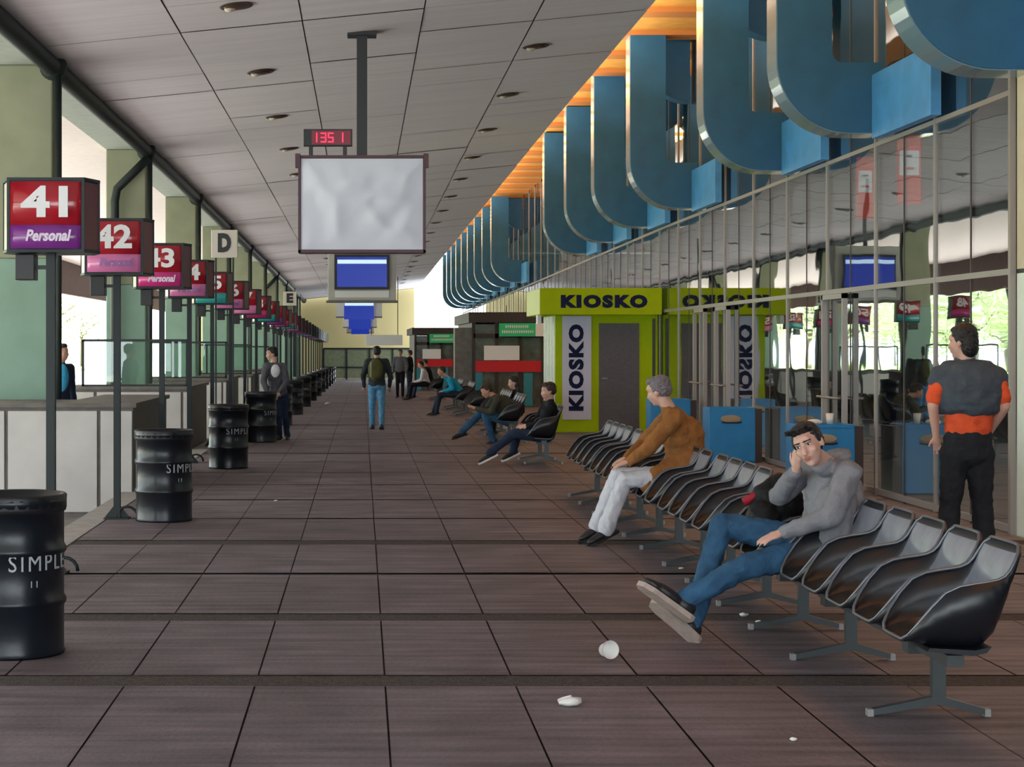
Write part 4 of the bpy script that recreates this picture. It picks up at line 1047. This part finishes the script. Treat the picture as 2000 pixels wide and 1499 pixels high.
# --- seated trio
y = 25.05
P = dict(head=q(1071, 765, y), fd=(-1, -.15, -.1), tf=(-1, 0, .2), sh=[q(1077, 793, y-.15), q(1070, 789, y+.2)], el=[q(1058, 828, y-.2), q(1048, 822, y+.22)], wr=[q(1030, 832, y-.08), q(1022, 830, y+.1)],
  hip=[q(1066, 852, y-.1), q(1064, 850, y+.12)], kn=[q(1003, 848, y-.1), q(1012, 842, y+.15)], an=[q(958, 884, y-.1), q(1002, 880, y+.15)], toe=[q(940, 893, y-.1), q(985, 888, y+.1)], shup={0: (-.3, 0, 1)})
person('man in black jacket lounging with legs stretched out on seats next to the kiosk', P, blackc, jeansd, shoeblk, HAIRB, SKIN2, vox=.015, fold=.008, sole=M['white'])
y = 30.6
P = dict(head=q(951, 764, y), fd=(-.9, -.2, -.45), up=(-.5, 0, .9), tf=(-1, 0, -.3), sh=[q(972, 780, y-.2), q(966, 776, y+.2)], el=[q(958, 806, y-.25), q(950, 802, y+.2)], wr=[q(930, 798, y-.1), q(926, 797, y+.1)],
  hip=[q(992, 822, y-.1), q(990, 820, y+.12)], kn=[q(948, 812, y-.1), q(938, 808, y+.15)], an=[q(962, 858, y-.1), q(903, 843, y+.15)], toe=[q(946, 867, y-.1), q(888, 848, y+.1)],
  extra=[(q(990, 812, y), q(984, 790, y), .16, .16)])
person('man in olive jacket and jeans leaning forward on the seats looking at his hands', P, olive, jeans, shoeblk, HAIRB, SKIN, vox=.016, fold=.008)
y = 33.6
P = dict(head=q(1003, 748, y), fd=(-1, -.3, -.1), tf=(-1, 0, 0), sh=[q(1012, 770, y-.15), q(1006, 768, y+.2)], el=[q(1005, 795, y-.2), q(998, 795, y+.22)], wr=[q(985, 800, y-.08), q(980, 800, y+.1)],
  hip=[q(1012, 806, y-.1), q(1010, 805, y+.12)], kn=[q(965, 803, y-.1), q(962, 803, y+.15)], an=[q(962, 842, y-.1), q(958, 842, y+.15)], toe=[q(948, 849, y-.1), q(944, 849, y+.1)])
person('woman with long black hair in black coat seated behind the olive jacket man', P, blackc, blackc, shoeblk, HAIR, SKIN2, vox=.018, hstyle='long')
def sit(x, yy, z0, h=1.2, lean=.1):
    o = V((x, yy, z0)); A = lambda a, b_, c: o+V((a, b_, c))
    return dict(head=A(-.02-lean, 0, h-.12), fd=(-1, -.2, -.1), tf=(-1, 0, 0), sh=[A(.02-lean*.5, -.18, h-.33), A(.02-lean*.5, .18, h-.33)], el=[A(-.1, -.24, .66), A(-.1, .24, .66)], wr=[A(-.34, -.12, .60), A(-.34, .12, .60)],
      hip=[A(.08, -.1, .53), A(.08, .1, .53)], kn=[A(-.42, -.12, .52), A(-.42, .12, .52)], an=[A(-.50, -.12, .10), A(-.56, .12, .10)], toe=[A(-.68, -.12, .05), A(-.74, .12, .05)])
tq = cloth('turquoise jacket', (.01, .28, .46)); wh = cloth('white top', (.6, .6, .64))
person('distant seated person in turquoise jacket and dark trousers', sit(2.35, 44.6, gz(44.6), 1.22, .35), tq, navy, shoeblk, HAIRB, vox=.025)
person('distant person in white top seated in the crowd', sit(2.1, 60.5, gz(60), 1.3), wh, blackc, shoeblk, HAIR, vox=.03)
person('distant person in black seated just behind the one in white', sit(2.3, 62.3, gz(60), 1.35), blackc, navy, shoeblk, HAIR, vox=.03)
person('distant person in grey standing left of the far seats', stand(1.35, 63.5, 1.70, -1.9, gz(63.5)), grey, blackc, shoeblk, HAIR, vox=.03)
person('distant person in dark coat standing beside the far seats', stand(1.75, 66, 1.68, 2.8, gz(66)), blackc, jeansd, shoeblk, HAIRB, vox=.03)
# people in the hall behind the glass
person('dark clothed person standing inside the hall behind the glass', stand(7.7, 26.3, 1.68, 2.2), blackc, navy, shoeblk, HAIR, vox=.025)
person('woman with long dark hair inside the hall behind the glass door', stand(6.55, 24.6, 1.48, .4), blackc, cloth('brown skirt', (.15, .08, .05)), shoeblk, HAIR, SKIN2, vox=.02, hstyle='long')
# --- black backpack with red trim on the seat
b = MB(); c0 = V((2.50, 10.84, .70))
for o_, rr in (((0, 0, -.12), (.165, .14, .15)), ((.01, 0, .03), (.165, .13, .15)), ((-.08, -.05, -.06), (.11, .12, .12)), ((.05, 0, .13), (.11, .11, .08))):
    b.ell(c0+V(o_), [(rr[0], 0, 0), (0, rr[1], 0), (0, 0, rr[2])], seg=20)
bk = blob(b, 'backpack', cloth('black nylon', (.006, .008, .009), .6), None, .010, 2, .010, 12); tag(bk, 'black backpack with red straps lying on the seat next to the hoodie man', 'backpack')
redc = cloth('red webbing', (.32, .012, .03), .6)
MB().tube([c0+V(p) for p in ((-.155, -.10, -.04), (-.05, -.165, -.10), (.06, -.155, -.11), (.15, -.10, -.08))], .014, 8).build('red_trim', [redc], bk)
MB().tube([c0+V(p) for p in ((-.10, -.14, -.10), (-.13, -.19, -.17), (-.12, -.20, -.24))], [.016, .013, .010], 8).build('red_strap', [redc], bk)
MB().tube([c0+V(p) for p in ((-.19, .0, .03), (-.13, -.02, .07), (-.07, -.03, .055))], .026, 8).build('red_tab', [redc], bk)
MB().tube([c0+V(p) for p in ((.0, 0, .14), (.03, -.01, .20), (.09, 0, .19), (.11, 0, .13))], .009, 8).build('handle', [M['black']], bk)

# ---------------------------------------------------------------- trees beyond the yard
def tree(loc, h, r, seed):
    rnd = random.Random(seed)
    t = empty('tree', loc, 'pale green leafy tree standing beyond the bus lanes on the left', 'tree', 'trees beyond the bus lanes')
    tr = MB().tube([(0, 0, 0), (.1, 0, h*.3), (-.1, .1, h*.6), (0, 0, h*.8)], [.22, .17, .12, .05], 8)
    for k in range(6):
        a = rnd.uniform(0, 2*PI); z = h*rnd.uniform(.35, .65)
        tr.tube([(0, 0, z), (math.cos(a)*r*.4, math.sin(a)*r*.4, z+h*.15), (math.cos(a)*r*.75, math.sin(a)*r*.75, z+h*.22)], [.09, .06, .02], 6)
    tr.build('trunk', M['bark'], t)
    c = MB(); cl = [(V((rnd.uniform(-.55, .55)*r, rnd.uniform(-.55, .55)*r, h*rnd.uniform(.32, .9))), rnd.uniform(.35, .6)*r) for k in range(16)]
    for k in range(2600):
        p, rr = rnd.choice(cl); d = V((rnd.gauss(0, 1), rnd.gauss(0, 1), rnd.gauss(0, .8))).normalized(); p = p+d*rr*rnd.uniform(.6, 1)
        a = V((rnd.gauss(0, 1), rnd.gauss(0, 1), rnd.gauss(0, 1))).normalized(); e = a.cross(d).normalized(); s_ = rnd.uniform(.10, .22)
        c.add([p-a*s_, p+e*s_*.5, p+a*s_, p-e*s_*.5], [(0, 1, 2, 3)])
    c.build('crown', M['leaf'], t); return t
tp = [tree((-41, 30, -.2), 6.5, 3.2, 1), tree((-42, 52, -.2), 8, 3.8, 2)]
rnd = random.Random(5)
for k in range(26):
    o = copy_tree(tp[k % 2]); o.location = (-25 if k % 2 else -34, -8+6.6*k+(3 if k*6.6 > 30 else 0), -.2); o.rotation_euler = (0, 0, rnd.uniform(0, 6))
    s_ = rnd.uniform(.75, .95); o.scale = (s_, s_, s_)
